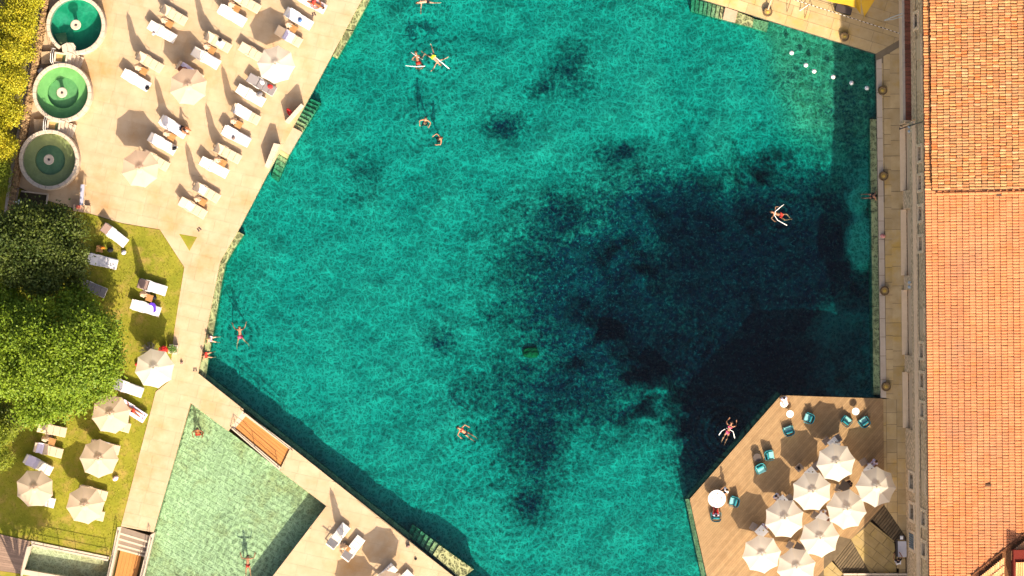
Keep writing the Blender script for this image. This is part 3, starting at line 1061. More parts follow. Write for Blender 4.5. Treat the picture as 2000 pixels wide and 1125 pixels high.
tag(MB().prism([p[:2] for p in PL(gp)], -1.1, .05).build("gravel_path", pmat('gravel', (.46, .38, .32), (.36, .29, .25), scale=9, rough=.95, bump=.6, bscale=30)), kind="structure")
tag(MB().prism([p[:2] for p in PL([(-60, -60), (95, -60), (85, 0), (12, 420), (-60, 430)])], -1.1, -.1).build("planting_bed", M['earth']), kind="structure")

# dark sunken pit with two lamps below the lowest basin
pt = empty("pit_kerb", P(70, 385), 0, "pale kerb round the dark planting pit below the lowest basin", "kerb")
parented(pt, "kerb_stone", [(42, 372), (95, 378), (95, 380.5), (42, 375)], -.2, .12, M['coping'])
parented(pt, "kerb_stone", [(92, 380.5), (95.5, 380.5), (92, 402), (89, 401)], -.2, .12, M['coping'])
tag(MB().prism([p[:2] for p in PL([(40, 375), (92, 381), (89, 405), (30, 415)])], -.02, .01).build("dark_soil", pmat('dark_soil', (.03, .025, .015), (.05, .04, .02), scale=2, rough=.95)), kind="structure")
lwall = empty("low_wall", P(33, 400), 0, "low grey wall beside the dark pit where two white lamps stand", "wall")
parented(lwall, "coping_stone", [(31, 366), (38, 367), (27, 432), (20, 431)], -1.1, .55, M['greystep'])


def wall_lamp():
    o = empty("wall_lamp")
    MB().tube([(0, 0, 0), (0, 0, 2.4), (.08, -.01, 2.5), (.36, -.03, 2.52)], .03, 6).build("lamp_arm", M['white_metal'], o)
    MB().lathe([(.0, 2.40), (.14, 2.42), (.17, 2.48), (.10, 2.56), (.0, 2.58)], 12, (.40, -.03, 0)).build("lamp_shade", M['white_metal'], o)
    return o


pl_ = Proto(wall_lamp)
pl_.place(P(36, 395.5), 0, "white round lamp on an arm, upper one beside the dark pit", "lamp", "white lamps beside the dark pit")
pl_.place(P(31, 420.5), 0, "white round lamp on an arm, lower one at the tree's edge", "lamp", "white lamps beside the dark pit")

# pale panel standing by the lowest basin
pn = empty("standing_panel", P(165, 378), R(0), "narrow blue grey panel on a frame standing right of the lowest basin", "panel")
parented(pn, "panel", [(160.5, 361), (168, 361), (165, 401), (158, 401)], .72, .80, pmat('panel_grey', (.42, .42, .50), (.36, .36, .44), rough=.5))
for x, y in ((161, 362), (168, 362), (165, 400), (158, 400)):
    railing(pn, [(x, y), (x, y)], [0, .74], .025, M['white_metal'], name="post")
parented(pn, "frame_bar", [(168, 361), (170, 361), (167, 401), (165, 401)], .68, .82, M['trav'])
bk = empty("stone_block", P(153, 406), 0, "pinkish stone block with items on top below the blue grey panel", "block")
parented(bk, "block", [(145, 398), (165, 401), (164, 415), (144, 412)], -.1, .5, M['coping_red'])
parented(bk, "block", [(166, 401), (177, 402), (176, 417), (165, 415)], -.1, .32, M['trav'])
bx = MB().rbox((0, 0, .06), (.32, .22, .12), .03).build("folded_towel", pmat('red_pink', (.5, .12, .08), rough=.9), None, loc=P(153, 404, .5))
tag(bx, "small folded reddish towel on the pinkish stone block", "towel")
bx = MB().rbox((0, 0, .2), (.42, .5, .4), .04).build("white_crate", M['white_metal'], None, loc=P(82, 141, -.02), rot=(0, 0, .6))
tag(bx, "small pale lavender box at the left of the light green basin", "box")
# ---------------------------------------------------------------- the long spa building on the right
M['rubble_wall'] = pmat('rubble_facade', (.82, .60, .36), (.30, .20, .105), scale=5.5, rough=.9, bump=.9, bscale=5, c3=(.84, .66, .43), scale3=2.6, amt3=.8, sharp=.10)
M['plaster'] = pmat('plaster', (.66, .49, .31), (.56, .41, .25), scale=.8, rough=.9, bump=.1)
M['dressed'] = pmat('dressed_stone', (.78, .60, .39), (.68, .51, .32), scale=2, rough=.85, bump=.2)
M['pane'] = pmat('window_glass', (.03, .022, .018), rough=.3, spec=.15)
M['sash'] = pmat('brown_sash', (.11, .07, .055), rough=.6)
M['blue_grille'] = pmat('blue_shutter', (.14, .20, .24), rough=.6)
M['tile_new'] = pmat('roof_tile_new', (0, 0, 0), ramp=[(.43, .145, .052), (.46, .16, .058), (.49, .178, .068), (.43, .145, .055), (.49, .195, .08), (.47, .165, .050)], c2=(.50, .23, .105), scale=.5, rough=.85, sharp=.15, c3=(.30, .13, .075), scale3=.22, amt3=.7)
M['tile_old'] = pmat('roof_tile_old', (0, 0, 0), ramp=[(.44, .24, .10), (.40, .13, .05), (.30, .14, .06), (.52, .30, .12), (.24, .095, .035), (.50, .19, .09), (.50, .22, .08), (.46, .11, .025), (.48, .24, .09), (.30, .13, .05), (.55, .34, .17)], c2=(.42, .18, .065), scale=1.4, rough=.9, c3=(.34, .20, .10), scale3=.5, amt3=.5)
M['tile_bed'] = pmat('tile_bed', (.20, .085, .035), (.14, .06, .025), rough=.95)
M['gutter'] = pmat('gutter', (.10, .055, .035), rough=.5)
M['redwall'] = pmat('red_plaster', (.15, .018, .010), (.12, .014, .008), rough=.9)

B = empty("spa_building", P(1757, 0), .0107, "long stone spa building with orange tiled roofs along the right edge", "building")
vy = lambda py: -py / S                       # local y of a photograph row (the base line)
Y0, Y1 = vy(-140), vy(1150)
EZ = 14.2


def bpart(name, mb, mat_, parent=None, smooth=False):
    return mb.build(name, mat_, parent or B, smooth)


def wall_with_openings(name, x, y0, y1, z0, z1, openings, thick, mat_):
    """wall in the plane x (facing -x) with real openings; openings = (ya, yb, za, zb) with ya<yb"""
    mb = MB()
    ys = sorted({y0, y1, *[o[0] for o in openings], *[o[1] for o in openings]})
    zs = sorted({z0, z1, *[o[2] for o in openings], *[o[3] for o in openings]})
    solid = lambda ya, za: not any(o[0] - 1e-6 <= ya < o[1] - 1e-6 and o[2] - 1e-6 <= za < o[3] - 1e-6 for o in openings)
    for a, b in zip(ys, ys[1:]):
        # merge vertical runs
        run = None
        for c, d in zip(zs, zs[1:]):
            if solid(a, c):
                run = (run[0], d) if run else (c, d)
            else:
                if run:
                    mb.box((x + thick / 2, (a + b) / 2, (run[0] + run[1]) / 2), (thick, b - a, run[1] - run[0]))
                run = None
        if run:
            mb.box((x + thick / 2, (a + b) / 2, (run[0] + run[1]) / 2), (thick, b - a, run[1] - run[0]))
    return bpart(name, mb, mat_)


def zfor(px, base):          # height of a point of the wall seen at column px
    return H * (1 - (base - 1000) / (px - 1000))


# windows: (row in the photograph, z of the sill, z of the head, width)
UP = [(40, 7.1, 9.3), (300, 8.4, 10.5), (357, 8.4, 10.5), (417, 8.4, 10.5), (476, 8.4, 10.5), (685, 8.4, 10.5), (743, 8.4, 10.5), (801, 8.4, 10.5), (1013, 8.4, 10.5), (1073, 8.4, 10.5)]
BLIND = [(95, 8.0, 11), (155, 8.0, 11), (625, 8.2, 11), (940, 8.3, 10.6)]
LOW = [(940, 2.8, 5.2, 1), (1000, 2.8, 5.2, 1), (1057, 2.8, 5.2, 2)]
ops = []
kz = lambda py, z: vy(562.5 + (py - 562.5) * (1 - z / H))      # undo the outward lean of high points
for py, za, zb in UP:
    y = kz(py, (za + zb) / 2)
    ops.append((y - .48, y + .48, za, zb))
UPW = 6.6                       # the upper wall starts here
wall_with_openings("wall_upper", .25, Y1, Y0, UPW, EZ, ops, .5, M['rubble_wall'])
low = []
for py, za, zb, kind in LOW:
    y = kz(py, (za + zb) / 2)
    low.append((y - .55, y + .55, za, zb))
bays = [(245, 372), (408, 538), (566, 694), (728, 838)]
bz = [(kz(b, 2), kz(a, 2), 0.0, 4.6) for a, b in bays]
wall_with_openings("wall_lower", .08, Y1, kz(245, 0), -.3, UPW, low + bz, .6, M['rubble_wall'])
for a, b, c, d in bz:           # tall plastered bays set back
    bpart("bay_panel", MB().box((.48, (a + b) / 2, 2.3), (.24, b - a - .02, 4.6)), M['plaster'])
    bpart("bay_sill", MB().box((.1, (a + b) / 2, .12), (.4, b - a - .02, .24)), M['dressed'])
bpart("string_course", MB().box((.14, (Y1 + kz(245, 0)) / 2, UPW + .06), (.26, abs(Y1 - kz(245, 0)), .14)), M['dressed'])
bpart("cornice", MB().box((.16, (Y1 + Y0) / 2, EZ - .25), (.18, Y0 - Y1, .3)), M['dressed'])
bpart("cable", MB().tube([(.22, Y0, 8.0), (.22, Y1, 8.0)], .02, 5), M['dark_metal'])


def window(y, za, zb, w, x, style=0):
    f = MB()
    ff = .2
    f.box((x - .03, y, zb + ff / 2), (.12, w + 2 * ff, ff)).box((x - .05, y, za - ff / 2), (.16, w + 2 * ff, ff))
    f.box((x - .03, y - w / 2 - ff / 2, (za + zb) / 2), (.12, ff, zb - za)).box((x - .03, y + w / 2 + ff / 2, (za + zb) / 2), (.12, ff, zb - za))
    win = f.build("window", M['dressed'], B)
    MB().box((x + .40, y, (za + zb) / 2), (.03, w, zb - za)).build("pane", M['pane'], win)
    s = MB()
    for yy in (y - w / 2 + .05, y, y + w / 2 - .05):
        s.box((x + .36, yy, (za + zb) / 2), (.05, .08, zb - za))
    s.box((x + .36, y, (za + zb) / 2), (.045, w, .06))
    s.build("sash", M['sash'], win)
    if style == 2:
        for k in range(7):
            MB().box((x - .12, y - w / 2 + w * (k + .5) / 7, (za + zb) / 2), (.03, .09, zb - za + .1)).build("shutter_slat", M['blue_grille'], win)


for (py, za, zb), o in zip(UP, ops):
    window((o[0] + o[1]) / 2, za, zb, .96, .25)
for (py, za, zb, kind), o in zip(LOW, low):
    window((o[0] + o[1]) / 2, za, zb, 1.1, .08, kind)
for py, za, zb in BLIND:
    y = kz(py, (za + zb) / 2)
    w = 1.5
    MB().box((.235, y, (za + zb) / 2), (.03, w, zb - za)).build("blind_window", M['plaster'], B)
    MB().box((.21, y, zb + .08), (.08, w + .3, .16)).build("lintel", M['dressed'], B)

# upper end: recessed lean-to with a red brown roof behind a pale parapet
ya, yb = kz(238, 0), Y0
bpart("wall_end", MB().box((.64, (ya + yb) / 2, 3.2), (.3, yb - ya, 6.8)), M['rubble_wall'])
bpart("parapet", MB().box((.0, (ya + yb) / 2, 1.0), (.14, yb - ya, 2.2)), M['dressed'])
bpart("parapet_cap", MB().box((.0, (ya + yb) / 2, 2.15), (.18, yb - ya, .1)), M['coping'])
mb = MB()
for k in range(44):
    mb.box((.30, yb - (k + .5) * (yb - ya) / 44, 2.35 + random.uniform(-.02, .02)), (.44, (yb - ya) / 44 - .02, .1), (0, R(-12), 0))
tag(bpart("lean_to_tiles", mb, pmat('dark_tile', (.22, .075, .04), (.14, .05, .03), scale=2, island=.25, rough=.9)), kind="stuff")
bpart("lean_to_end", MB().box((.15, ya - .12, 1.3), (.5, .2, 2.6)), M['rubble_wall'])

# roof: courses of barrel tiles climbing from the eave
SL = R(17)
roof = bpart("roof", MB()._add([(  .08, Y0, EZ), (  .08, Y1, EZ), (11.4, Y1, EZ + 11.3 * math.tan(SL)), (11.4, Y0, EZ + 11.3 * math.tan(SL)),
                               (  .08, Y0, EZ - .12), (  .08, Y1, EZ - .12), (11, Y1, EZ - .12), (11, Y0, EZ - .12)],
                              [(0, 1, 2, 3), (7, 6, 5, 4), (0, 4, 5, 1), (1, 5, 6, 2), (2, 6, 7, 3), (3, 7, 4, 0)]), M['tile_bed'])
MB().tube([(-.01, Y0, EZ - .02), (-.01, Y1, EZ - .02)], .06, 6).build("gutter", M['gutter'], roof)

PITCH, COURSE = .196, .425


def tile_mesh(hh, w0=.100, w1=.096, ln=.408):
    mb = MB()
    seg = 5
    vs_, fs = [], []
    for i, (x, w) in enumerate(((0, w0), (ln, w1))):
        for k in range(seg + 1):
            a = math.pi * k / seg
            vs_.append((x, -w * math.cos(a), hh * math.sin(a) + (.05 if i == 0 else .0)))
    for k in range(seg):
        fs.append((k, k + 1, seg + 2 + k, seg + 1 + k))
    fs.append(tuple(range(seg, -1, -1)))
    mb._add(vs_, fs)
    return mb


ystep = kz(371, EZ + 2)
sets = []
hip = lambda x, y: 0
hx0, hy0 = 0, 0
SINGLES = 0
prot = {}
stuff_new, stuff_old = MB(), MB()
rr = random.Random(5)
proto_tiles = [tile_mesh(h).mesh("roof_tile", M['tile_new']) for h in (.05, .03)]
proto_old = [tile_mesh(h).mesh("roof_tile", M['tile_old']) for h in (.08, .055)]


def hipline(x, y):
    """True where the lower roof still runs (left of the valley that cuts the bottom right corner)"""
    # valley in the photograph from (1905,1125) to (2000,1043)
    p = B.matrix_basis @ Vector((x, y, EZ + (x - .08) * math.tan(SL)))
    k = S / (1 - p.z / H)
    px, py = 1000 + p.x * k, 562.5 - p.y * k
    return (px - 1905) * (1125 - 1043) / 95 + (py - 1125) < 0


n_course = 25
bpy.context.view_layer.update()
for ci in range(n_course):
    x = .02 + ci * COURSE * math.cos(SL)
    zb = EZ + .0 + (x - .08) * math.tan(SL)
    nrow = int((Y0 - Y1) / PITCH)
    odd = ci % 2
    for r_ in range(nrow):
        y = Y1 + (r_ + .5) * PITCH + (PITCH * .5 if odd else 0) * .15
        old = y > ystep
        if not old and not hipline(x + .2, y):
            continue
        lift = .34 if (old and ci > 0) else 0
        dy, dzr, dr = rr.uniform(-.012, .012), rr.uniform(-.004, .012), rr.uniform(-.03, .03) * (1.6 if old else 1)
        kx = 0 if not old else rr.uniform(-.03, .03)
        M4 = Matrix.Translation((x + kx, y + dy, zb + .03 + lift + dzr)) @ Matrix.Rotation(-SL + .06, 4, 'Y') @ Matrix.Rotation(dr, 4, 'Z')
        single = (not old) and 7 <= ci <= 12 and 300 < -y * S < 1000 and SINGLES < 300 and r_ % 2 == 0
        if single:
            o = link("roof_tile", proto_tiles[odd], roof)
            o.matrix_basis = M4
            SINGLES += 1
            continue
        tgt = stuff_old if old else stuff_new
        base = tile_mesh(.08 if old and not odd else .055 if old else .05 if not odd else .03)
        tgt._add([M4 @ Vector(v) for v in base.v], base.f)
tag(stuff_new.build("new_roof_tiles", M['tile_new'], roof), kind="stuff")
tag(stuff_old.build("old_roof_tiles", M['tile_old'], roof), kind="stuff")
# raised bed of the older upper roof and the dark step at its lower edge
x0, x1 = .48, 11.4
MB()._add([(x0, Y0, EZ + .33 + (x0 - .08) * math.tan(SL)), (x0, ystep - .03, EZ + .33 + (x0 - .08) * math.tan(SL)), (x1, ystep - .03, EZ + .33 + (x1 - .08) * math.tan(SL)), (x1, Y0, EZ + .33 + (x1 - .08) * math.tan(SL)),
           (x0, Y0, EZ), (x0, ystep - .03, EZ), (x1, ystep - .03, EZ), (x1, Y0, EZ)],
          [(0, 1, 2, 3), (0, 4, 5, 1), (1, 5, 6, 2)]).build("upper_roof_bed", pmat('dark_bed', (.07, .035, .02), rough=.9), roof)
for k in range(17):
    xx = .73 + k * .43
    mb = tile_mesh(.09, .12, .12, .42)
    mb.v = [Matrix.Translation((xx, ystep - .22, EZ + .06 + (xx - .08) * math.tan(SL))) @ Matrix.Rotation(-SL, 4, 'Y') @ Vector(v) for v in mb.v]
    mb.build("edge_tile", M['tile_new'], roof)
MB().box((4.83, kz(383, 15), EZ + 4.75 * math.tan(SL) + .1), (.35, .16, .12), (0, -SL, 0)).build("vent_tile", M['gutter'], roof)
MB().rbox((3.93, kz(950, 16), EZ + 3.85 * math.tan(SL) + .12), (.42, .18, .1), .03, (0, -SL, 0)).build("vent_tile", M['rust'], roof)

# the second slope beyond the valley, its fine tiles run the other way
def bl(px, py, z):
    p = P(px, py, z)
    return B.matrix_basis.inverted() @ p


za = EZ + 2.1
A_, C_ = bl(1906, 1127, za - .25), bl(2012, 1035, za + 1.0)
slope2 = MB()
for k in range(60):
    t = k / 60
    for j in range(9):
        px = 1912 + k * 3.2
        py0 = 1125 - (px - 1905) * .863 + 5 + j * 16
        if py0 > 1205 or px > 2110 or (px > 1962 and 1070 < py0 < 1165):
            continue
        c = bl(px, py0 + 7, 16)
        c.z = EZ + (c.x - .08) * math.tan(SL) + .30
        b_ = tile_mesh(.04, .066, .062, .62)
        M4 = Matrix.Translation(c) @ Matrix.Rotation(R(-90), 4, 'Z') @ Matrix.Rotation(R(3), 4, 'Y') @ Matrix.Rotation(rr.uniform(-.02, .02), 4, 'Z')
        slope2._add([M4 @ Vector(v) for v in b_.v], b_.f)
tag(slope2.build("cross_roof_tiles", pmat('tile_cross', (0, 0, 0), ramp=[(.60, .27, .11), (.66, .34, .16), (.58, .24, .09), (.68, .38, .2)], rough=.85), roof), kind="stuff")
vt = MB()
for k in range(30):
    t = k / 29
    c = bl(1904 + 100 * t, 1126 - 86 * t, 16)
    c.z = EZ + (c.x - .08) * math.tan(SL) + .08
    vt.box(c, (.30 + rr.uniform(-.06, .06), .16, .12), (0, 0, R(40 + rr.uniform(-12, 12))))
tag(vt.build("valley_tiles", pmat('valley', (.13, .045, .02), (.20, .08, .03), scale=5, island=.3, rough=.9), roof), kind="stuff")
c = bl(1992, 1110, 16)
c.z = EZ + (c.x - .08) * math.tan(SL) + .55
dm = MB().box((c.x + .4, c.y, c.z - .35), (1.9, 2.6, 1.4)).build("dormer", M['redwall'], B)
dt = MB()
for k in range(16):
    b_ = tile_mesh(.06, .075, .07, 1.9)
    M4 = Matrix.Translation((c.x - .35 + k * .15, c.y + .5, c.z + .42)) @ Matrix.Rotation(R(-90), 4, 'Z') @ Matrix.Rotation(R(8), 4, 'Y')
    dt._add([M4 @ Vector(v) for v in b_.v], b_.f)
tag(dt.build("dormer_tiles", MATS['tile_cross'], dm), kind="stuff")

# lower wing that carries on below the picture
LW = empty("lower_wing", P(1767, 1150), .0107, "lower wing that carries the spa building on past the bottom edge", "building")
MB().box((6, -16, 4.2), (12, 31, 9.0)).build("wall", M['rubble_wall'], LW)
MB()._add([(-.3, -.6, 8.75), (-.3, -32, 8.75), (12.3, -32, 11.5), (12.3, -.6, 11.5)], [(0, 1, 2, 3)]).build("roof", M['tile_new'], LW)

# drainpipes and lamps on the facade
dp = MB().tube([P(1757, 250, .9), P(1757.5, 252, 3.2), P(1772, 247, 4), P(1804, 237, 12.5), P(1806, 236, 13.6)], .05, 6).build("drainpipe", M['dark_metal'])
tag(dp, "dark drainpipe crossing the facade below the red brown lean-to", "drainpipe")
for py in (252, 556):
    w_ = empty("wall_light", P(1779.5, py, 4.9), 0, "small twin grey light on the facade " + ("beside the drainpipe" if py < 300 else "between the second and third tall bays"), "wall light", "grey lights on the facade")
    MB().box((.0, 0, 0), (.16, .2, .2)).build("bracket", M['dressed'], w_)
    for d in (-.16, .16):
        MB().lathe([(.05, -.12), (.12, -.02), (.09, .1), (.0, .12)], 10, (-.12, d, 0)).build("lamp_head", pmat('pale_blue_grey', (.35, .42, .45), rough=.4), w_)
arm = MB().tube([P(1763, 26, 3.6), P(1741, 34, 3.4), P(1727, 40, 3.2)], .045, 6).tube([P(1763, 32, 3.6), P(1743, 38, 3.4), P(1727, 40, 3.2)], .03, 6).build("bracket_arm", pmat('pale_bracket', (.42, .42, .36), rough=.5))
tag(arm, "pale folding awning arm reaching out from the parapet at the top", "awning arm")
# ---------------------------------------------------------------- wooden dining deck
DECK = [(1347, 975), (1525, 772), (1725, 778.5), (1727, 986), (1690, 1030), (1662, 1053), (1627, 1094), (1609, 1112), (1609, 1170), (1391, 1170), (1380, 1125)]
dk = empty("wooden_deck", P(1540, 960), 0, "wide wooden dining deck with diagonal boards over the pool's lower right corner", "deck")
dpieces = [[(1347, 975), (1525, 772), (1725, 778.5), (1727, 986), (1662, 1053)], [(1347, 975), (1662, 1053), (1609, 1112), (1609, 1170), (1391, 1170), (1380, 1125)]]
MB().prism([(p - dk.location)[:2] for p in PL(DECK)], -.35, .02).build("deck_frame", M['wood_dark'], dk)
ang = math.atan2(203, 178)
ca, sa = math.cos(ang), math.sin(ang)
BW = .145
strips = []
for pc in dpieces:
    pw = [(p - dk.location)[:2] for p in PL(pc)]
    ws = [-p[0] * sa + p[1] * ca for p in pw]
    for j in range(math.floor(min(ws) / BW), math.ceil(max(ws) / BW)):
        cell = [(u * ca - w * sa, u * sa + w * ca) for u, w in ((-30, j * BW + .006), (30, j * BW + .006), (30, (j + 1) * BW - .006), (-30, (j + 1) * BW - .006))]
        q = clip(cell, pw)
        if len(q) >= 3 and abs(poly_area(q)) > .01:
            strips.append(q)
for q in strips:
    MB().prism(q, .02, .06 + random.uniform(-.003, .003)).build("board", M['wood'], dk)
ramp = empty("stepped_boardwalk", P(1680, 1050), 0, "dark weathered plank walks either side of a yellowish stone slab below the deck", "boardwalk")
for quad, n in (([(1690, 1000), (1727, 987), (1765, 1020), (1765, 1052), (1745, 1056)], 17), ([(1662, 1054), (1699, 1107), (1699, 1119), (1646, 1119), (1627, 1094)], 15)):
    pw = [(p - ramp.location)[:2] for p in PL(quad)]
    d = R(52)
    c2, s2 = math.cos(d), math.sin(d)
    ws = [-p[0] * s2 + p[1] * c2 for p in pw]
    w0 = min(ws); st_ = (max(ws) - w0) / n
    for j in range(n):
        cell = [(u * c2 - w * s2, u * s2 + w * c2) for u, w in ((-9, w0 + j * st_ + .02), (9, w0 + j * st_ + .02), (9, w0 + (j + 1) * st_ - .02), (-9, w0 + (j + 1) * st_ - .02))]
        q = clip(cell, pw)
        if len(q) >= 3:
            MB().prism(q, -.3, -.04 - .012 * (j % 3)).build("plank", M['wood_dark'], ramp)
slabs_ = tag(link("stone_paving", None), kind="structure")
MB().prism([p[:2] for p in PL([(1600, 1000), (1775, 985), (1775, 1180), (1600, 1180)])], -.6, -.34).build("paving_bed", pmat('dark_bedding', (.05, .04, .03), rough=.95), slabs_)
M['yellow_stone'] = pmat('yellow_stone', (.37, .27, .125), (.27, .19, .075), scale=1.6, rough=.85, bump=.3, island=.06, c3=(.42, .30, .06), scale3=.7, amt3=.6)
paving(slabs_, [PL([(1695, 1015), (1747, 1057), (1751, 1118), (1700, 1120), (1662, 1053)]), PL([(1624, 1096), (1647, 1121), (1609, 1150), (1609, 1112)])], R(-38), 1.1, .62, -.3, -.02, M['yellow_stone'], joint=.02, limit=60)
paving(slabs_, [PL([(1751, 1054), (1768, 1052), (1769, 1119), (1752, 1119)])], R(90), .8, .7, -.3, -.02, M['trav_old'], joint=.02, limit=20)
tw = empty("terrace_wall", P(1715, 1122), 0, "low wall with pale stone coping at the bottom edge by the boardwalk", "wall")
for k in range(5):
    a, b = 1647 + 27 * k, 1647 + 27 * (k + .98)
    parented(tw, "coping_stone", [(a, 1119.5), (b, 1119.5), (b, 1123.5), (a, 1123.5)], -.3, .25, M['coping'])

# ---------------------------------------------------------------- parasols
M['canvas_white'] = pmat('white_canvas', (.88, .82, .71), rough=.9, trans=.55, spec=.1)
M['canvas_beige'] = pmat('beige_canvas', (.80, .64, .49), (.75, .59, .44), scale=2, rough=.9, trans=.52, spec=.1)
M['pole_wood'] = pmat('pole_wood', (.45, .30, .16), rough=.6)


def parasol(canvas, rad, scallop):
    def make():
        o = empty("parasol")
        MB().rbox((0, 0, .06), (.7, .7, .12), .03).build("base", M['greystep'], o)
        MB().tube([(0, 0, .1), (0, 0, 3.02)], .032, 8).build("pole", M['pole_wood'], o)
        zt, ze = 2.88, 2.36
        for k in range(8):
            a0, a1 = 2 * math.pi * k / 8, 2 * math.pi * (k + 1) / 8

            def fn(u, v, a0=a0, a1=a1):
                r0 = .10 + (rad - .10) * v
                p0 = Vector((math.cos(a0), math.sin(a0), 0)) * r0
                p1 = Vector((math.cos(a1), math.sin(a1), 0)) * r0
                p = p0.lerp(p1, u)
                bow = 4 * u * (1 - u)
                p *= 1 - bow * scallop * v * v
                p.z = zt + (ze - zt) * v - .05 * bow * v * (1 - .6 * v) + .05 * math.sin(v * 3.14)
                return p
            MB().grid(5, 6, fn).build("canopy_panel", canvas, o, smooth=True)
            d = Vector((math.cos(a0), math.sin(a0), 0))
            rb = MB().tube([d * .06 + Vector((0, 0, zt - .05)), d * (rad * .5) + Vector((0, 0, (zt + ze) / 2 + .015)), d * rad * .985 + Vector((0, 0, ze - .02))], .012, 4).build("rib", M['pole_wood'], o)
            MB().tube([Vector((0, 0, 1.95)) + d * .05, d * (rad * .5) + Vector((0, 0, (zt + ze) / 2 - .02))], .009, 4).build("strut", M['pole_wood'], rb)
        # vent cap with eight raised flaps
        cap = MB()
        for k in range(8):
            a0, a1 = 2 * math.pi * k / 8, 2 * math.pi * (k + 1) / 8

            def fc(u, v, a0=a0, a1=a1):
                r0 = .02 + .36 * v
                p = (Vector((math.cos(a0), math.sin(a0), 0)) * r0).lerp(Vector((math.cos(a1), math.sin(a1), 0)) * r0, u)
                bow = 4 * u * (1 - u)
                p *= 1 - .22 * bow * v
                p.z = 3.06 - .10 * v - .10 * v * v + .09 * bow * v
                return p
            cap.grid(4, 3, fc)
        cap.build("vent_cap", canvas, o)
        MB().ball((0, 0, 3.09), .05, 8, 5).build("finial", M['pole_wood'], o)
        return o
    return Proto(make)


um_white = parasol(M['canvas_white'], 1.44, .045)
um_beige = parasol(M['canvas_beige'], 1.42, .025)
um_cream = parasol(M['canvas_white'], 1.44, .03)
GD, GT, GL = "white parasols over the dining deck", "open parasols on the stone terrace", "open parasols on the lawn"
k_um = 1.05


def put_um(pr, px, py, rz, label, group, sc=1.0):
    pr.place(Vector((P(px, py, 2.6).x, P(px, py, 2.6).y, 0)), R(rz), label, "parasol", group, sc * random.uniform(.97, 1.03)).rotation_euler = (R(random.uniform(-2.5, 2.5)), R(random.uniform(-2.5, 2.5)), R(rz + random.uniform(-6, 6)))


for px, py, rz, lab in ((1635, 902, 8, "white parasol on the deck, the uppermost of the cluster"),
                        (1584, 960, 20, "white parasol on the deck left of the stacked black and white clothed guest"),
                        (1533, 1015, 14, "white parasol on the deck above the one nearest the pool"),
                        (1490, 1080, 4, "white parasol nearest the pool's edge, leftmost on the deck"),
                        (1712, 953, 0, "white parasol on the deck reaching over the promenade, rightmost of the cluster"),
                        (1653, 998, 30, "white parasol on the deck just right of two light clothed guests"),
                        (1601, 1050, 10, "white parasol on the deck between dark table and plank walk"),
                        (1558, 1108, 18, "white parasol on the deck cut by the bottom edge")):
    put_um(um_white, px, py, rz, lab, GD, 1.0 if px != 1558 else 1.0)
put_um(um_cream, 541, 126, 0, "white parasol on the terrace beside the grey lounger with bags", GT, .97)
put_um(um_beige, 366, 170, 22, "beige parasol on the terrace below the guest with a hat", GT)
put_um(um_beige, 275, 328, 14, "beige parasol on the terrace nearest the lowest round basin", GT)
put_um(um_beige, 762, 1150, 10, "beige parasol at the bottom edge, its round shadow on the south terrace", "parasols on the south terrace")
put_um(um_beige, 706, 1206, 10, "second beige parasol below the south terrace loungers, mostly out of frame", "parasols on the south terrace")
put_um(um_cream, 303, 722, 6, "white parasol at the lawn's edge beside red and green planters", GL, .98)
put_um(um_beige, 219, 809, 18, "beige parasol on the lawn beside the tanned sunbather", GL, 1.0)
put_um(um_beige, 191, 896, 4, "beige parasol in the middle of the lower lawn's three right hand parasols", GL, 1.0)
put_um(um_beige, 66, 957, 28, "beige parasol on the lawn nearest the left edge", GL, .98)
put_um(um_beige, 167, 985, 10, "beige parasol on the lawn nearest the tank railing", GL, 1.02)


def closed_parasol():
    o = empty("closed_parasol")
    MB().rbox((0, 0, .05), (.5, .5, .1), .03).build("base", M['greystep'], o)
    MB().tube([(0, 0, .1), (0, 0, 3.15)], .03, 8).build("pole", M['pole_wood'], o)
    f = lambda a, z: 1 + .28 * math.cos(8 * a + z)
    MB().lathe([(.10, 1.0), (.19, 1.12), (.23, 1.5), (.20, 2.0), (.15, 2.05), (.19, 2.2), (.16, 2.6), (.11, 2.95), (.03, 3.1)], 32, fn=f).build("folded_canopy", M['canvas_beige'], o, smooth=True)
    MB().lathe([(.165, 2.0), (.175, 2.03), (.165, 2.07)], 16).build("strap", M['canvas_white'], o)
    MB().ball((0, 0, 3.16), .045, 8, 5).build("finial", M['pole_wood'], o)
    return o


cp = Proto(closed_parasol)
M['teak'] = pmat('teak', (.42, .22, .08), (.33, .16, .055), scale=4, rough=.6, island=.1)


def side_table():
    o = empty("side_table")
    for k in range(5):
        MB().box((0, -.2 + .1 * k, .42), (.5, .085, .03)).build("slat", M['teak'], o)
    for sx in (-1, 1):
        for sy in (-1, 1):
            MB().box((.21 * sx, .21 * sy, .2), (.05, .05, .40)).build("leg", M['teak'], o)
    MB().box((0, 0, .15), (.40, .40, .02)).build("shelf", M['teak'], o)
    return o


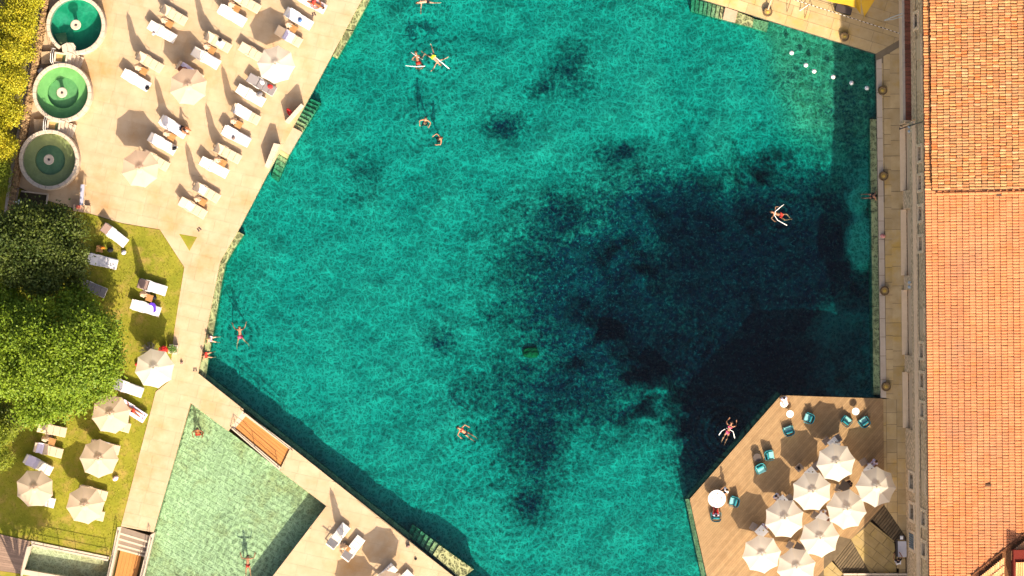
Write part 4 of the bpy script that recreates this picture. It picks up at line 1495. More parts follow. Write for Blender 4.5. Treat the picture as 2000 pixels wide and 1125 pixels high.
stb = Proto(side_table)
spots = [(278, 136, "beside the two loungers nearest the middle basin"), (328, 44, "between the top left pair of loungers"), (411, 95, "between the cream and the white lounger mid terrace"),
         (459, 14, "between the two loungers at the top edge"), (570, 53, "between the lavender towelled and white loungers near the water"), (333, 264, "between the seated guest and the lounger with a dark bag"),
         (463, 240, "between the two white towelled loungers by the parapets"), (432, 315, "between the two loungers left of the lower pool stair"), (393, 391, "between the last two loungers above the lawn")]
for px, py, where in spots:
    stb.place(P(px + 4, py + 4), R(-30), "small brown slatted side table " + where, "side table", "brown side tables on the terrace")
    cp.place(P(px - 3, py - 2), random.random() * 6, "closed beige parasol standing " + where, "closed parasol", "closed parasols on the terrace")
for px, py, where in ((288, 577, "between the two lawn loungers near the walkway"), (98, 857, "between two beige loungers on the lower lawn")):
    stb.place(P(px + 5, py + 5), R(-18), "small brown slatted side table " + where, "side table", "brown side tables on the lawn")
    cp.place(P(px - 3, py - 3), 1.0, "closed beige parasol standing " + where, "closed parasol", "closed parasols on the lawn")
cp.place(P(672, 1064), .4, "closed beige parasol between the two loungers on the south terrace", "closed parasol")
stb.place(P(677, 1072), R(50), "small brown slatted side table between the two south terrace loungers", "side table")
stb.place(P(196, 486), R(-10), "small brown slatted table between the two loungers near the dark tree", "side table")

# ---------------------------------------------------------------- sun loungers
M['mat_cream'] = pmat('cream_cushion', (.56, .44, .31), (.52, .40, .27), scale=3, rough=.95, spec=.1)
M['mat_white'] = pmat('white_cushion', (.66, .60, .52), rough=.95, spec=.1)
M['mat_brown'] = pmat('brown_sling', (.20, .135, .115), rough=.8)
M['mat_grey'] = pmat('grey_sling', (.20, .18, .18), rough=.8)
M['frame'] = pmat('lounger_frame', (.58, .45, .31), rough=.6)
M['towel'] = pmat('white_towel', (.62, .60, .61), (.54, .525, .545), scale=6, rough=.98, spec=.05, bump=.3, bscale=40)
M['towel_lav'] = pmat('lavender_towel', (.56, .52, .66), (.50, .46, .60), scale=5, rough=.98, spec=.05, bump=.3)
M['towel_pat'] = pmat('printed_towel', (.74, .72, .78), (.20, .21, .22), scale=4.5, rough=.98, spec=.05, sharp=.06)
M['towel_pink'] = pmat('pink_towel', (.70, .45, .40), (.75, .66, .68), scale=3, rough=.98, spec=.05)
HX = -.42                 # hinge of the backrest


def lounger(cush, frame):
    def make():
        o = empty("sun_lounger")
        for s in (-1, 1):
            MB().rbox((0, .34 * s, .27), (1.98, .05, .07), .015).build("side_rail", frame, o)
            MB().tube([(-.62, .37 * s, .26), (-.60, .38 * s, .46), (-.45, .39 * s, .53), (-.22, .39 * s, .50), (-.10, .37 * s, .30)], .016, 5).build("armrest", frame, o)
            for x in (-.85, .88):
                MB().tube([(x, .33 * s, .25), (x * 1.02, .34 * s, 0)], [.028, .022], 6).build("leg", frame, o)
        for x in (-.97, .97):
            MB().rbox((x, 0, .27), (.05, .66, .06), .01).build("cross_rail", frame, o)
        for k in range(3):
            x0, x1 = HX + .02 + k * .465, HX + .02 + (k + 1) * .465 - .012
            MB().rbox(((x0 + x1) / 2, 0, .345), (x1 - x0, .70, .09), .025).build("seat_cushion", cush, o)
        bk = MB().tube([(0, -.33, -.03), (-.80, -.33, -.03), (-.80, .33, -.03), (0, .33, -.03)], .016, 5).build("backrest", frame, o, loc=(HX, 0, .34), rot=(0, R(40), 0))
        MB().rbox((-.41, 0, .01), (.80, .70, .09), .025).build("back_cushion", cush, bk)
        MB().tube([(-.5, -.2, -.05), (-.55, -.2, -.30)], .012, 4).tube([(-.5, .2, -.05), (-.55, .2, -.30)], .012, 4).build("prop", frame, bk)
        return o
    return Proto(make)


LG = {'c': lounger(M['mat_cream'], M['frame']), 'w': lounger(M['mat_white'], M['white_metal']), 'b': lounger(M['mat_brown'], M['white_metal']), 'g': lounger(M['mat_grey'], M['white_metal'])}


def towel_on(px, py, rz, back, x0, x1, width, mat_, label, seed=0, fold=0, dy=0):
    """towel draped over a lounger that stands at px,py: follows seat and backrest"""
    rnd_ = random.Random(seed)
    ph = [rnd_.uniform(0, 6) for _ in range(6)]

    def fn(u, v):
        x = x0 + (x1 - x0) * u
        y = dy + (v - .5) * width + .025 * math.sin(5 * u + ph[0])
        wr = .012 * math.sin(13 * u + 3 * v + ph[1]) + .012 * math.sin(9 * v + 6 * u + ph[2]) + .01 * math.sin(23 * u * (1 + .2 * v) + ph[3])
        drop = max(0, abs(y) - .36)
        z = .405 + abs(wr) + .004
        if x < HX:
            d = HX - x
            h = .062 + abs(wr)
            return Vector((HX - d * math.cos(back) + h * math.sin(back), y, .345 + d * math.sin(back) + h * math.cos(back)))
        return Vector((x, y if drop == 0 else math.copysign(.36 + drop * .45, y), z - drop * .9))
    mb = MB().grid(22, 10, fn)
    o = mb.build("towel", mat_, None, smooth=True, loc=P(px, py), rot=(0, 0, rz))
    return tag(o, label, "towel", "towels spread on the loungers")


def put_lounger(kind, px, py, ang, back, label, group, towels=()):
    o = LG[kind].place(P(px, py), R(-ang), label, "sun lounger", group)
    for ch in o.children:
        if ch.name.startswith("backrest"):
            ch.rotation_euler = (0, R(back), 0)
    for i, (x0, x1, w, m_, lab) in enumerate(towels):
        towel_on(px, py, R(-ang), R(back), x0, x1, w, M[m_], lab, int(px * 7 + py + i))
    return o


GLT, GLL, GLS = "sun loungers on the stone terrace", "sun loungers on the lawn", "sun loungers on the south terrace"
FULL = (-1.1, .98)
put_lounger('c', 341, 30, 30, 48, "cream lounger, upper one of the top left terrace pair", GLT)
put_lounger('w', 320, 64, 30, 20, "white cushioned lounger, lower one of the top left terrace pair", GLT)
put_lounger('c', 294, 122, 30, 48, "cream lounger nearest the middle basin, upper of its pair", GLT)
put_lounger('w', 269, 158, 30, 22, "lounger with white towel and yellow stripe nearest the middle basin", GLT, [(-1.0, .95, .74, 'towel', "white towel with a small dark bag at its foot end near the middle basin")])
put_lounger('c', 484, 6, 30, 40, "cream lounger cut by the top edge left of the white towelled one", GLT)
put_lounger('w', 456, 32, 30, 25, "lounger fully covered by white towel near the top edge", GLT, [(*FULL, .80, 'towel', "white towel covering the lounger near the top edge")])
put_lounger('c', 427, 83, 30, 48, "cream lounger above the white towelled one in mid terrace", GLT, [(-.1, .5, .5, 'towel', "small crumpled white towel on the cream lounger in mid terrace")])
put_lounger('w', 405, 115, 30, 25, "lounger half covered by white towel left of the pole shadows", GLT, [(-.2, 1.0, .78, 'towel', "white towel on the foot half of the lounger left of pole shadows")])
put_lounger('c', 372, 142, 32, 45, "lounger with lavender towel where the guest in a hat sits", GLT, [(-1.0, .6, .72, 'towel_lav', "lavender towel under the guest with a hat")])
put_lounger('w', 586, 38, 30, 25, "white lounger near the upper ledge with cream foot end", GLT, [(-1.0, .35, .76, 'towel', "white towel on the lounger beside dark sandals near the ledge")])
put_lounger('c', 565, 72, 30, 42, "cream lounger above the white terrace parasol", GLT, [(-.45, .05, .74, 'towel_lav', "lavender towel folded on the lounger above the white parasol"), (.06, .36, .74, 'towel', "white towel strip beside the lavender one above the white parasol")])
put_lounger('w', 612, 7, 28, 30, "lounger with reddish towel cut by the top edge near the water", GLT, [(-1.0, .95, .76, 'towel_pink', "pale pink towel under the sunbather at the top edge")])
put_lounger('c', 498, 106, 30, 10, "flat cream lounger crossed by pole shadows left of the white parasol", GLT)
put_lounger('g', 514, 167, 30, 12, "grey lounger with bags beside the white terrace parasol", GLT)
put_lounger('w', 493, 188, 30, 10, "flat white lounger just below the grey one", GLT)
put_lounger('w', 341, 249, 33, 28, "lounger with printed towel where a tanned guest sits at the foot", GLT, [(-1.05, .9, .82, 'towel', "white towel with grey print under the tanned seated guest")])
put_lounger('w', 320, 282, 30, 25, "white lounger with dark bag at its foot below the tanned guest", GLT, [(-.95, .5, .72, 'towel', "white towel on the lounger below the tanned guest")])
put_lounger('c', 483, 224, 28, 30, "cream lounger half under white and lavender towel by the parapets", GLT, [(-1.05, .25, .78, 'towel', "white towel on head half of the lounger nearest the long parapet")])
put_lounger('w', 464, 267, 28, 30, "lounger fully under white towel left of the short parapet", GLT, [(-1.1, 1.0, .82, 'towel', "white towel covering the lounger left of the short parapet")])
put_lounger('c', 446, 300, 28, 46, "cream lounger above the pair nearest the lower stair", GLT)
put_lounger('w', 421, 328, 28, 24, "white lounger nearest the lower pool stair's left side", GLT)
put_lounger('c', 306, 314, 30, 40, "cream lounger peeking out beside the lower beige terrace parasol", GLT)
put_lounger('c', 405, 376, 30, 46, "cream lounger with white head, upper of the last terrace pair", GLT, [(-.75, -.1, .6, 'towel', "small white towel on the upper of the last terrace pair")])
put_lounger('c', 379, 407, 30, 30, "cream lounger with white pillow, lowest on the terrace", GLT, [(-.6, -.05, .55, 'towel', "small white towel on the lowest terrace lounger")])

put_lounger('b', 226, 460, 38, 35, "brown backed lounger under a wrinkled white towel by the terrace edge", GLL, [(-.6, 1.0, .72, 'towel', "wrinkled white towel on the lounger by the terrace edge")])
put_lounger('w', 204, 511, 14, 20, "lounger under a crumpled white towel beside the dark tree", GLL, [(-1.1, 1.0, .82, 'towel', "crumpled white towel beside the dark tree")])
put_lounger('g', 183, 563, 22, 6, "bare grey lounger half hidden by the tree", GLL)
put_lounger('b', 300, 561, 17, 35, "brown backed lounger with white towel nearest the walkway", GLL, [(-.35, 1.0, .74, 'towel', "white towel on the brown backed lounger nearest the walkway")])
put_lounger('w', 288, 602, 17, 20, "lounger with white towel and purple garment beside the walkway", GLL, [(-1.05, .6, .76, 'towel', "white towel under the purple garment")])
put_lounger('w', 254, 758, 20, 25, "lounger with black printed white towel below the white lawn parasol", GLL, [(-1.1, 1.02, .84, 'towel', "white towel with dark round print below the white lawn parasol")])
put_lounger('w', 262, 803, 33, 18, "lounger where the tanned sunbather lies beside the walkway", GLL, [(-1.05, .95, .74, 'towel_lav', "pale lavender towel under the tanned sunbather")])
put_lounger('c', 229, 829, 16, 25, "cream lounger whose foot shows below the parasol by the sunbather", GLL)
put_lounger('c', 104, 839, 12, 40, "cream lounger below the tree, upper of the lower left pair", GLL)
put_lounger('c', 97, 879, 15, 40, "cream lounger with lavender pillow, lower of the lower left pair", GLL, [(-1.05, -.45, .74, 'towel_lav', "lavender towel over the backrest of the lower left pair")])
put_lounger('w', 78, 908, 28, 30, "white lounger above the leftmost lawn parasol", GLL, [(-1.05, -.1, .76, 'towel_lav', "pale lavender towel on the lounger above the leftmost parasol")])
put_lounger('c', 208, 873, 14, 35, "cream lounger with lavender towel partly under the middle lawn parasol", GLL, [(-.75, .2, .7, 'towel', "white towel on the lounger under the middle lawn parasol")])
put_lounger('w', 82, 976, 15, 25, "white lounger whose foot shows right of the leftmost parasol", GLL)
put_lounger('c', 184, 962, 15, 40, "cream lounger above the parasol nearest the tank", GLL)
put_lounger('c', 178, 1003, 12, 35, "cream lounger mostly hidden under the parasol nearest the tank", GLL)

put_lounger('w', 661, 1046, -52, 50, "white lounger at the corner of the small pool, upper of its pair", GLS)
put_lounger('w', 690, 1070, -52, 50, "white lounger beside the big parasol shadow, lower of its pair", GLS)
put_lounger('w', 752, 1124, -45, 50, "white lounger cut by the bottom edge below the parasol shadow", GLS)
put_lounger('w', 784, 1136, -45, 50, "white lounger at the bottom edge near the stair into the pool", GLS)

# ---------------------------------------------------------------- deck furniture
M['teal'] = pmat('teal_fabric', (.03, .235, .27), (.025, .20, .235), scale=4, rough=.85)
M['teal_light'] = pmat('teal_cushion', (.22, .50, .48), rough=.9)
M['taupe'] = pmat('taupe_weave', (.30, .245, .21), (.25, .20, .17), scale=8, rough=.85)
M['table_white'] = pmat('white_lacquer', (.80, .78, .75), rough=.35, spec=.4)
M['table_dark'] = pmat('dark_table', (.085, .065, .055), rough=.5)
M['ceramic'] = pmat('ceramic', (.78, .78, .76), rough=.3)
M['blackcloth'] = pmat('black_cloth', (.012, .012, .016), rough=.9)
M['redcloth'] = pmat('red_cloth', (.62, .03, .03), rough=.9)
M['purple'] = pmat('purple_cloth', (.09, .03, .42), rough=.9)


def armchair():
    o = empty("armchair")
    MB().rbox((0, .03, .30), (.62, .60, .22), .05).build("seat_cushion", M['teal_light'], o)

    def shell(u, v):
        a = R(-30) + u * R(240)
        rx, ry = .43 - .03 * v, .42
        c, s = math.cos(a), math.sin(a)
        p = 4
        k = (abs(c) ** p + abs(s) ** p) ** (-1 / p)
        back = max(0, s)
        return Vector((rx * c * k, ry * s * k + .02 + .05 * v * back, .12 + v * (.42 + .32 * back)))
    mb = MB().grid(20, 4, shell)
    m2 = MB().grid(20, 4, lambda u, v: shell(u, v) * .91 + Vector((0, .0, .03)))
    mb.v += m2.v
    n = 21 * 5
    mb.f += [tuple(reversed([i + n for i in f])) for f in m2.f]
    mb.f += [(4 * 21 + i, 4 * 21 + i + 1, n + 4 * 21 + i + 1, n + 4 * 21 + i) for i in range(20)]
    mb.f += [(j * 21, n + j * 21, n + (j + 1) * 21, (j + 1) * 21) for j in range(4)] + [(j * 21 + 20, (j + 1) * 21 + 20, n + (j + 1) * 21 + 20, n + j * 21 + 20) for j in range(4)]
    mb.mi = [0] * len(mb.f)
    mb.build("shell", M['teal'], o, smooth=False)
    for sx in (-1, 1):
        for sy in (-1, 1):
            MB().tube([(.26 * sx, .26 * sy, .2), (.33 * sx, .33 * sy, 0)], [.022, .014], 6).build("leg", M['pole_wood'], o)
    MB().rbox((0, .20, .55), (.5, .14, .32), .05, (R(-12), 0, 0)).build("back_cushion", M['teal'], o)
    return o


def dining_chair():
    o = empty("dining_chair")
    MB().rbox((0, 0, .43), (.48, .46, .07), .02).build("seat", M['taupe'], o)
    MB().rbox((0, .24, .68), (.46, .05, .42), .02, (R(-8), 0, 0)).build("backrest", M['taupe'], o)
    for sx in (-1, 1):
        MB().tube([(.25 * sx, -.2, .42), (.26 * sx, -.2, .64), (.26 * sx, .22, .66)], .018, 5).build("armrest", M['taupe'], o)
        for sy in (-1, 1):
            MB().tube([(.21 * sx, .2 * sy, .42), (.23 * sx, .23 * sy, 0)], .016, 5).build("leg", M['dark_metal'], o)
    return o


def round_table(r, h, top):
    def make():
        o = empty("round_table")
        MB().lathe([(r - .02, h - .035), (r, h - .02), (r, h - .005), (r - .015, h)], 28).build("tabletop", top, o)
        MB().tube([(0, 0, .03), (0, 0, h - .03)], .035, 8).build("pedestal", M['dark_metal'], o)
        MB().lathe([(r * .55, 0), (r * .55, .02), (.05, .04)], 20).build("foot", M['dark_metal'], o)
        return o
    return Proto(make)


def square_table(top):
    def make():
        o = empty("square_table")
        MB().rbox((0, 0, .735), (.72, .72, .03), .01).build("tabletop", top, o)
        MB().tube([(0, 0, .03), (0, 0, .72)], .035, 8).build("pedestal", M['dark_metal'], o)
        for a in (0, 90):
            MB().box((0, 0, .02), (.5, .07, .04), (0, 0, R(a))).build("foot", M['dark_metal'], o)
        return o
    return Proto(make)


DZ = .062
ac = Proto(armchair)
for px, py, rz, lab in ((1577, 816, 250, "teal armchair below the big parasol shadow, third from the top left corner"), (1539, 839, 200, "teal armchair below the small white round table at the corner"),
                        (1504, 889, 100, "teal armchair right of the dark round table, facing the pool"), (1486, 917, 25, "teal armchair directly below the dark round table"),
                        (1654, 821, 140, "teal armchair left below the white round table near the promenade"), (1686, 822, 215, "teal armchair right below the white round table near the promenade"),
                        (1431, 979, 255, "teal armchair right of the laid white round table"), (1398, 1006, 180, "teal armchair below the laid white table with a guest in it")):
    ac.place(P(px, py, DZ), R(rz), lab, "armchair", "teal armchairs on the deck", .93)
t_s = round_table(.27, .5, M['table_white'])
t_s.place(P(1542, 808, DZ), 0, "small white round table above the teal armchair near the deck's corner", "table", "small white round tables")
t_s.place(P(1670, 803, DZ), 0, "small white round table between two teal armchairs near the promenade", "table", "small white round tables")
t_s.place(P(1530, 788, DZ), 0, "small white round table at the very corner beside a seated guest", "table", "small white round tables")
round_table(.30, .5, M['table_dark']).place(P(1478, 893, DZ), 0, "dark round table beside two teal armchairs", "table")
round_table(.64, .74, M['table_white']).place(P(1399, 973, DZ), 0, "large white round table laid with plates near the pool", "table")
dc = Proto(dining_chair)
for px, py, rz, lab in ((1613, 861, 40, "grey chair at the upper left of the topmost parasol"), (1634, 855, 210, "grey chair at the top of the topmost parasol"), (1685, 902, 30, "grey chair left of the lavender clothed guest"),
                        (1560, 913, 45, "grey chair with a black bag on it left of the second table"), (1593, 909, 215, "grey chair right of the table with the black bag"),
                        (1540, 972, 220, "grey chair at the top right of the third parasol"), (1471, 1028, 60, "grey chair left of the table above the leftmost parasol"),
                        (1637, 953, 70, "grey chair facing the black clothed guest"), (1591, 1006, 60, "grey chair with white cloth left of two light clothed guests"),
                        (1542, 1064, 60, "grey chair left of the dark square table"), (1572, 1058, 240, "grey chair right of the dark square table")):
    dc.place(P(px, py, DZ), R(rz), lab, "chair", "grey chairs under the deck parasols")
sqw, sqd = square_table(M['table_white']), square_table(M['table_dark'])
for pr, px, py, rz, lab in ((sqw, 1627, 865, 40, "white square table at the top of the topmost parasol"), (sqw, 1697, 917, 45, "white square table beside the lavender clothed guest"), (sqw, 1582, 923, 40, "white square table right of the chair with the black bag"),
                            (sqw, 1527, 978, 45, "white square table at the top of the third parasol"), (sqw, 1486, 1037, 45, "white square table with food above the leftmost parasol"),
                            (sqd, 1648, 949, 60, "dark square table before the black clothed guest"), (sqw, 1604, 1010, 45, "white square table before two light clothed guests"), (sqd, 1559, 1070, 60, "dark square table between leftmost and bottom parasols")):
    pr.place(P(px, py, DZ), R(rz), lab, "table", "square tables under the deck parasols")


def plate():
    o = empty("plate")
    MB().lathe([(.05, 0), (.08, .004), (.135, .018), (.13, .022), (.08, .010), (0, .008)], 16).build("dish", M['ceramic'], o)
    MB().ball((0, 0, .02), (.06, .05, .025), 8, 5).build("food", pmat('food', (.38, .16, .06), (.20, .22, .05), scale=14, rough=.8, island=.4), o)
    return o


def glass():
    o = empty("glass")
    MB().lathe([(.035, 0), (.035, .005), (.006, .01), (.006, .08), (.04, .13), (.035, .19), (.033, .19), (.036, .13), (0, .085)], 10).build("bowl", pmat('glassware', (.55, .58, .6), rough=.1, spec=.6), o)
    return o


plp, gp_ = Proto(plate), Proto(glass)
for i, (dx, dy, where) in enumerate(((-.35, .05, "left"), (.02, .36, "top"), (.36, .02, "right"), (.0, -.38, "bottom"))):
    plp.place(P(1399, 973, 0) + Vector((dx, dy, DZ + .742)), i, "white plate of food at the %s of the large white round table" % where, "plate", "plates on the deck tables")
    gp_.place(P(1399, 973, 0) + Vector((dx * .55 + .12, dy * .5 + .1, DZ + .742)), i, "wine glass near the %s plate of the large white round table" % where, "glass", "glasses on the deck tables")
for px, py, w in ((1697, 917, "beside the lavender clothed guest"), (1582, 923, "right of the chair with the bag"), (1486, 1037, "above the leftmost parasol"), (1627, 865, "under the topmost parasol"), (1527, 978, "above the third parasol")):
    plp.place(P(px, py, 0) + Vector((.12, .1, DZ + .752)), 1, "white plate of food on the square table " + w, "plate", "plates on the deck tables")
    gp_.place(P(px, py, 0) + Vector((-.15, .12, DZ + .752)), 1, "wine glass on the square table " + w, "glass", "glasses on the deck tables")
# table with cloth against the facade
tb = empty("serving_table", P(1760, 1071), .01, "white clothed serving table against the facade at lower right", "table")
MB().rbox((0, 0, .74), (.62, 1.15, .05), .01).build("tablecloth", M['towel'], tb)
for sx in (-1, 1):
    for sy in (-1, 1):
        MB().tube([(.26 * sx, .5 * sy, 0), (.26 * sx, .5 * sy, .72)], .02, 5).build("leg", M['dark_metal'], tb)
bn = empty("dark_bench", P(1750.5, 1070), .01, "narrow dark bench left of the white serving table", "bench")
MB().box((0, 0, .44), (.16, 1.2, .05)).build("seat", M['table_dark'], bn)
for sy in (-1, 1):
    MB().box((0, .5 * sy, .2), (.14, .05, .42)).build("leg", M['table_dark'], bn)
cn = MB().rbox((0, 0, .05), (.22, .26, .1), .04).build("napkin_stack", M['ceramic'], None, loc=P(1761, 1050, .75))
st2 = empty("plant_stand", P(1761, 1049), 0, "small dark stand with white cloth above the serving table", "stand")
MB().box((0, 0, .72), (.32, .32, .04)).build("top", M['table_dark'], st2)
for sx in (-1, 1):
    MB().tube([(.12 * sx, 0, 0), (.12 * sx, 0, .7)], .02, 5).build("leg", M['table_dark'], st2)
tag(cn, "white folded cloth on the dark stand above the serving table", "cloth")


# ---------------------------------------------------------------- bollard lamps, buoys, rails, small things
def bollard():
    o = empty("bollard_lamp")
    MB().lathe([(.33, 0), (.34, .03), (.34, .30), (.31, .34), (.25, .34), (.23, .30), (.12, .28)], 24).build("housing", pmat('bronze', (.17, .11, .05), (.10, .06, .03), scale=6, rough=.55), o)
    MB().lathe([(.12, .28), (.11, .33), (0, .35)], 16).build("lens", pmat('amber_lens', (.50, .33, .06), rough=.3), o)
    MB().lathe([(.23, .30), (.12, .285)], 24).build("reflector", pmat('brass_dish', (.30, .20, .075), rough=.4), o)
    return o


bo = Proto(bollard)
for px, py, w in ((1499, 24, "on the sunny upper terrace"), (1649, 72, "on the shaded part of the upper terrace"), (1723, 177, "on the promenade by the green shaded water"), (1725, 344, "on the promenade near the bather on the ledge"),
                  (1727, 568, "on the promenade half way along"), (1730, 755, "on the promenade just above the deck")):
    bo.place(P(px, py), 0, "round bronze bollard lamp with amber centre " + w, "bollard lamp", "round bronze lamps along the pool")


def buoy():
    o = empty("float_buoy")
    MB().ball((0, 0, .06), .165, 14, 8).build("float", M['table_white'], o)
    MB().tube([(.14 * math.cos(a), .14 * math.sin(a), .06) for a in np.linspace(0, 6.28, 9)[:-1]], .02, 4, closed=True).build("ring", M['white_metal'], o)
    return o


by = Proto(buoy)
for (px, py), w in zip(((1546, 103), (1574, 127), (1590, 139), (1627, 150), (1663, 162), (1693, 172)), ("farthest left of the row", "second from the left", "last one in sunlight", "first one in the shade", "second from the promenade", "nearest the promenade")):
    by.place(P(px, py, W_Z), 0, "white round float buoy, " + w, "buoy", "white buoys in the upper right corner")

rl = empty("metal_railing", P(1655, 34), 0, "long pale railing with dark ties across the upper terrace", "railing")
ra, rb = (1500, -17), (1757, 65)
for z in (1.0, .75, .5):
    railing(rl, [ra, rb], [z, z], .02, M['white_metal'] if z > .6 else M['dark_metal'])
for k in range(7):
    q = lerp2(ra, rb, k / 6)
    railing(rl, [q, q], [0, 1.05], .026, M['dark_metal'], name="post")
for k in range(34):
    q0, q1 = lerp2(ra, rb, k / 34), lerp2(ra, rb, (k + .45) / 34)
    railing(rl, [q0, q1], [1.0, 1.0], .030, M['dark_metal'], name="tie")
for x0, y0, x1, y1 in ((1547, -8, 1537, 24), (1583, -4, 1572, 36)):
    o = MB().tube([P(x0, y0, .9), P(x1, y1, .05)], .022, 5).build("leaning_rod", M['rust'])
    tag(o, "thin rusty rod leaning from the upper railing, %s one" % ("left" if x0 < 1560 else "right"), "rod", "rods by the upper railing")
pp_ = MB().tube([P(1508, -6, .9), P(1499, 22, .2)], .06, 6).build("pink_pole", M['coping_red'])
tag(pp_, "short pink pole ending at the sunny bronze lamp", "pole")
pp_ = MB().tube([P(1578, 10, .8), P(1562, 21, .06)], .03, 5).build("pale_pole", M['white_metal'])
tag(pp_, "short pale rod lying left of the yellow awning", "rod")
M['yellow'] = pmat('yellow_canvas', (.60, .36, .03), (.52, .30, .02), scale=1.2, rough=.8, trans=.1)
aw = empty("yellow_awning", P(1650, 0), 0, "yellow canvas awning at the top edge with pointed flap", "awning")
ab = aw.location


def awp(pts):
    vs_ = [P(x, y, z) - ab for x, y, z in pts]
    return MB()._add(vs_, [tuple(range(len(vs_)))])


awp([(1590, -60, 3.0), (1590, -8, 2.6), (1628, 5, 2.5), (1655, 10, 2.5), (1672, 16, 2.4), (1662, -60, 3.0)]).build("canopy_panel", M['yellow'], aw)
awp([(1663, -60, 3.0), (1673, 17, 2.4), (1681, 28, 2.1), (1682, -60, 3.0)]).build("canopy_panel", M['yellow'], aw)
awp([(1688, 33, 2.0), (1712, -6, 2.6), (1716, -60, 3.0), (1690, -60, 2.9), (1682, 5, 2.5)]).build("canopy_panel", M['yellow'], aw)
for x, y in ((1596, -8), (1672, 14), (1690, 31)):
    MB().tube([P(x, y, 0) - ab, P(x, y, 2.45) - ab], .03, 6).build("post", M['dark_metal'], aw)
bb_ = empty("black_cabinet", P(1646, 21), 0, "black box under the yellow awning by the railing", "cabinet")
parented(bb_, "body", [(1633, 9), (1662, 19), (1659, 31), (1630, 22)], 0, .9, M['blackcloth'])
parented(bb_, "lid", [(1632.5, 8.5), (1662.5, 18.5), (1659.5, 31.5), (1629.5, 22.5)], .9, .94, M['dark_metal'])

# parapets with wall shadow beside the stairs at the left bank
for pts, lab in (([(1190 / 6.25 + 400 - .5, 204), (594, 207), (564, 243), (558, 239)], "long pale stone parapet beside the mossy stair with a red lifebuoy"),
                 ([(537, 281), (548, 283), (526, 330), (519, 326)], "short pale stone parapet beside the sunken stair")):
    pw_ = empty("stone_parapet", P(pts[0][0] - 12, pts[0][1] + 18), 0, lab, "parapet", "pale parapets by the pool stairs")
    n = 3
    for k in range(n):
        a, b = k / n, (k + .985) / n
        parented(pw_, "parapet_stone", [lerp2(pts[0], pts[3], a), lerp2(pts[1], pts[2], a), lerp2(pts[1], pts[2], b), lerp2(pts[0], pts[3], b)], -.02, 1.18, M['coping'])
lb = MB().tube([Vector((.30 * math.cos(a), .30 * math.sin(a), 0)) for a in np.linspace(0, 2 * math.pi, 17)[:-1]], .075, 8, closed=True).build("lifebuoy", M['redcloth'], None, smooth=True, loc=P(566, 220, .62), rot=(R(70), 0, R(-58)))
tag(lb, "red ring lifebuoy hanging on the shaded side of the long parapet", "lifebuoy")


# potted plants, bags and small belongings
def bag(px, py, z, size, mat_, label, rz=0, cat="bag"):
    o = empty("bag", P(px, py, z), R(rz), label, cat)
    sx, sy, sz = size
    mb = MB().ball((0, 0, sz * .5), (sx / 2, sy / 2, sz / 2), 10, 6)
    mb.build("body", mat_, o, smooth=True)
    MB().tube([(-sx * .3, 0, sz * .8), (-sx * .15, 0, sz * 1.3), (sx * .15, 0, sz * 1.3), (sx * .3, 0, sz * .8)], .018, 5).build("handle", mat_, o)
    return o


bag(288, 172, .36, (.36, .30, .18), M['blackcloth'], "dark brown bag at the foot of the lounger with the yellow stripe", 40)
bag(341, 290, .40, (.40, .26, .2), M['blackcloth'], "black bag on the lounger below the tanned guest", 25)
bag(512, 160, .36, (.34, .5, .2), M['towel'], "pale bundle on the grey lounger beside the white parasol", 30)
bag(507, 184, .36, (.5, .4, .15), M['mat_grey'], "grey bundle at the foot of the grey lounger", 30)
bag(528, 169, .30, (.34, .42, .34), M['redcloth'], "bright red bag right of the grey lounger", 70)
bag(1560, 914, .52, (.22, .26, .2), M['blackcloth'], "black bag lying on the grey deck chair", 20)
bag(216, 488, 0, (.5, .38, .4), M['blackcloth'], "black bag on the grass between two lawn loungers", 10)
bag(201, 484, .44, (.2, .4, .2), pmat('orange_cloth', (.60, .20, .02), rough=.9), "orange bundle on the small table near the dark tree", 80)
bag(242, 493, 0, (.4, .34, .25), M['towel'], "small white and pink bag on the grass right of two loungers", 30)
bag(302, 581, 0, (.36, .36, .34), M['blackcloth'], "dark bag on the grass between the two loungers by the walkway", 0)
bag(355, 708, 0, (.26, .2, .16), M['mat_brown'], "brown bag on the paving near the planter", 60)
bag(226, 934, 0, (.5, .36, .25), M['towel_pink'], "red and white bag on the grass right of the middle lawn parasol", 40)
bag(270, 712, 0, (.3, .5, .3), M['redcloth'], "red bag peeking out left of the white lawn parasol", 80)
bag(797, 1066, 0, (.34, .24, .3), M['mat_brown'], "dark bag on the south terrace above the pool stair", 40)
bag(812, 1092, 0, (.22, .14, .12), M['blackcloth'], "small black bag on the south terrace near the bottom edge", 20)
bag(1724, 461, 0, (.30, .42, .22), pmat('pink_cloth', (.55, .16, .14), (.62, .35, .3), scale=8, rough=.9), "small pinkish red bundle on the promenade coping", 85)
gm = MB().grid(8, 4, lambda u, v: Vector((-.35 + .7 * u, -.12 + .24 * v + .15 * math.sin(4 * u), .43 + .03 * abs(math.sin(9 * u + 5 * v))))).build("garment", M['purple'], None, smooth=True, loc=P(300, 600), rot=(0, 0, R(-50)))
tag(gm, "crumpled purple garment on the white towel beside the walkway", "garment")


def sandal_pair(px, py, rz, label):
    o = empty("sandals", P(px, py), R(rz), label, "sandals", "sandals left on the terrace")
    for s in (-1, 1):
        mb = MB().rbox((.08 * s, 0, .015), (.10, .27, .03), .01)
        mb.build("sole", M['dark_metal'], o, rot=(0, 0, R(8 * s)))
        MB().tube([(.08 * s - .045, .03, .03), (.08 * s, .06, .07), (.08 * s + .045, .03, .03)], .012, 4).build("strap", M['mat_brown'], o)


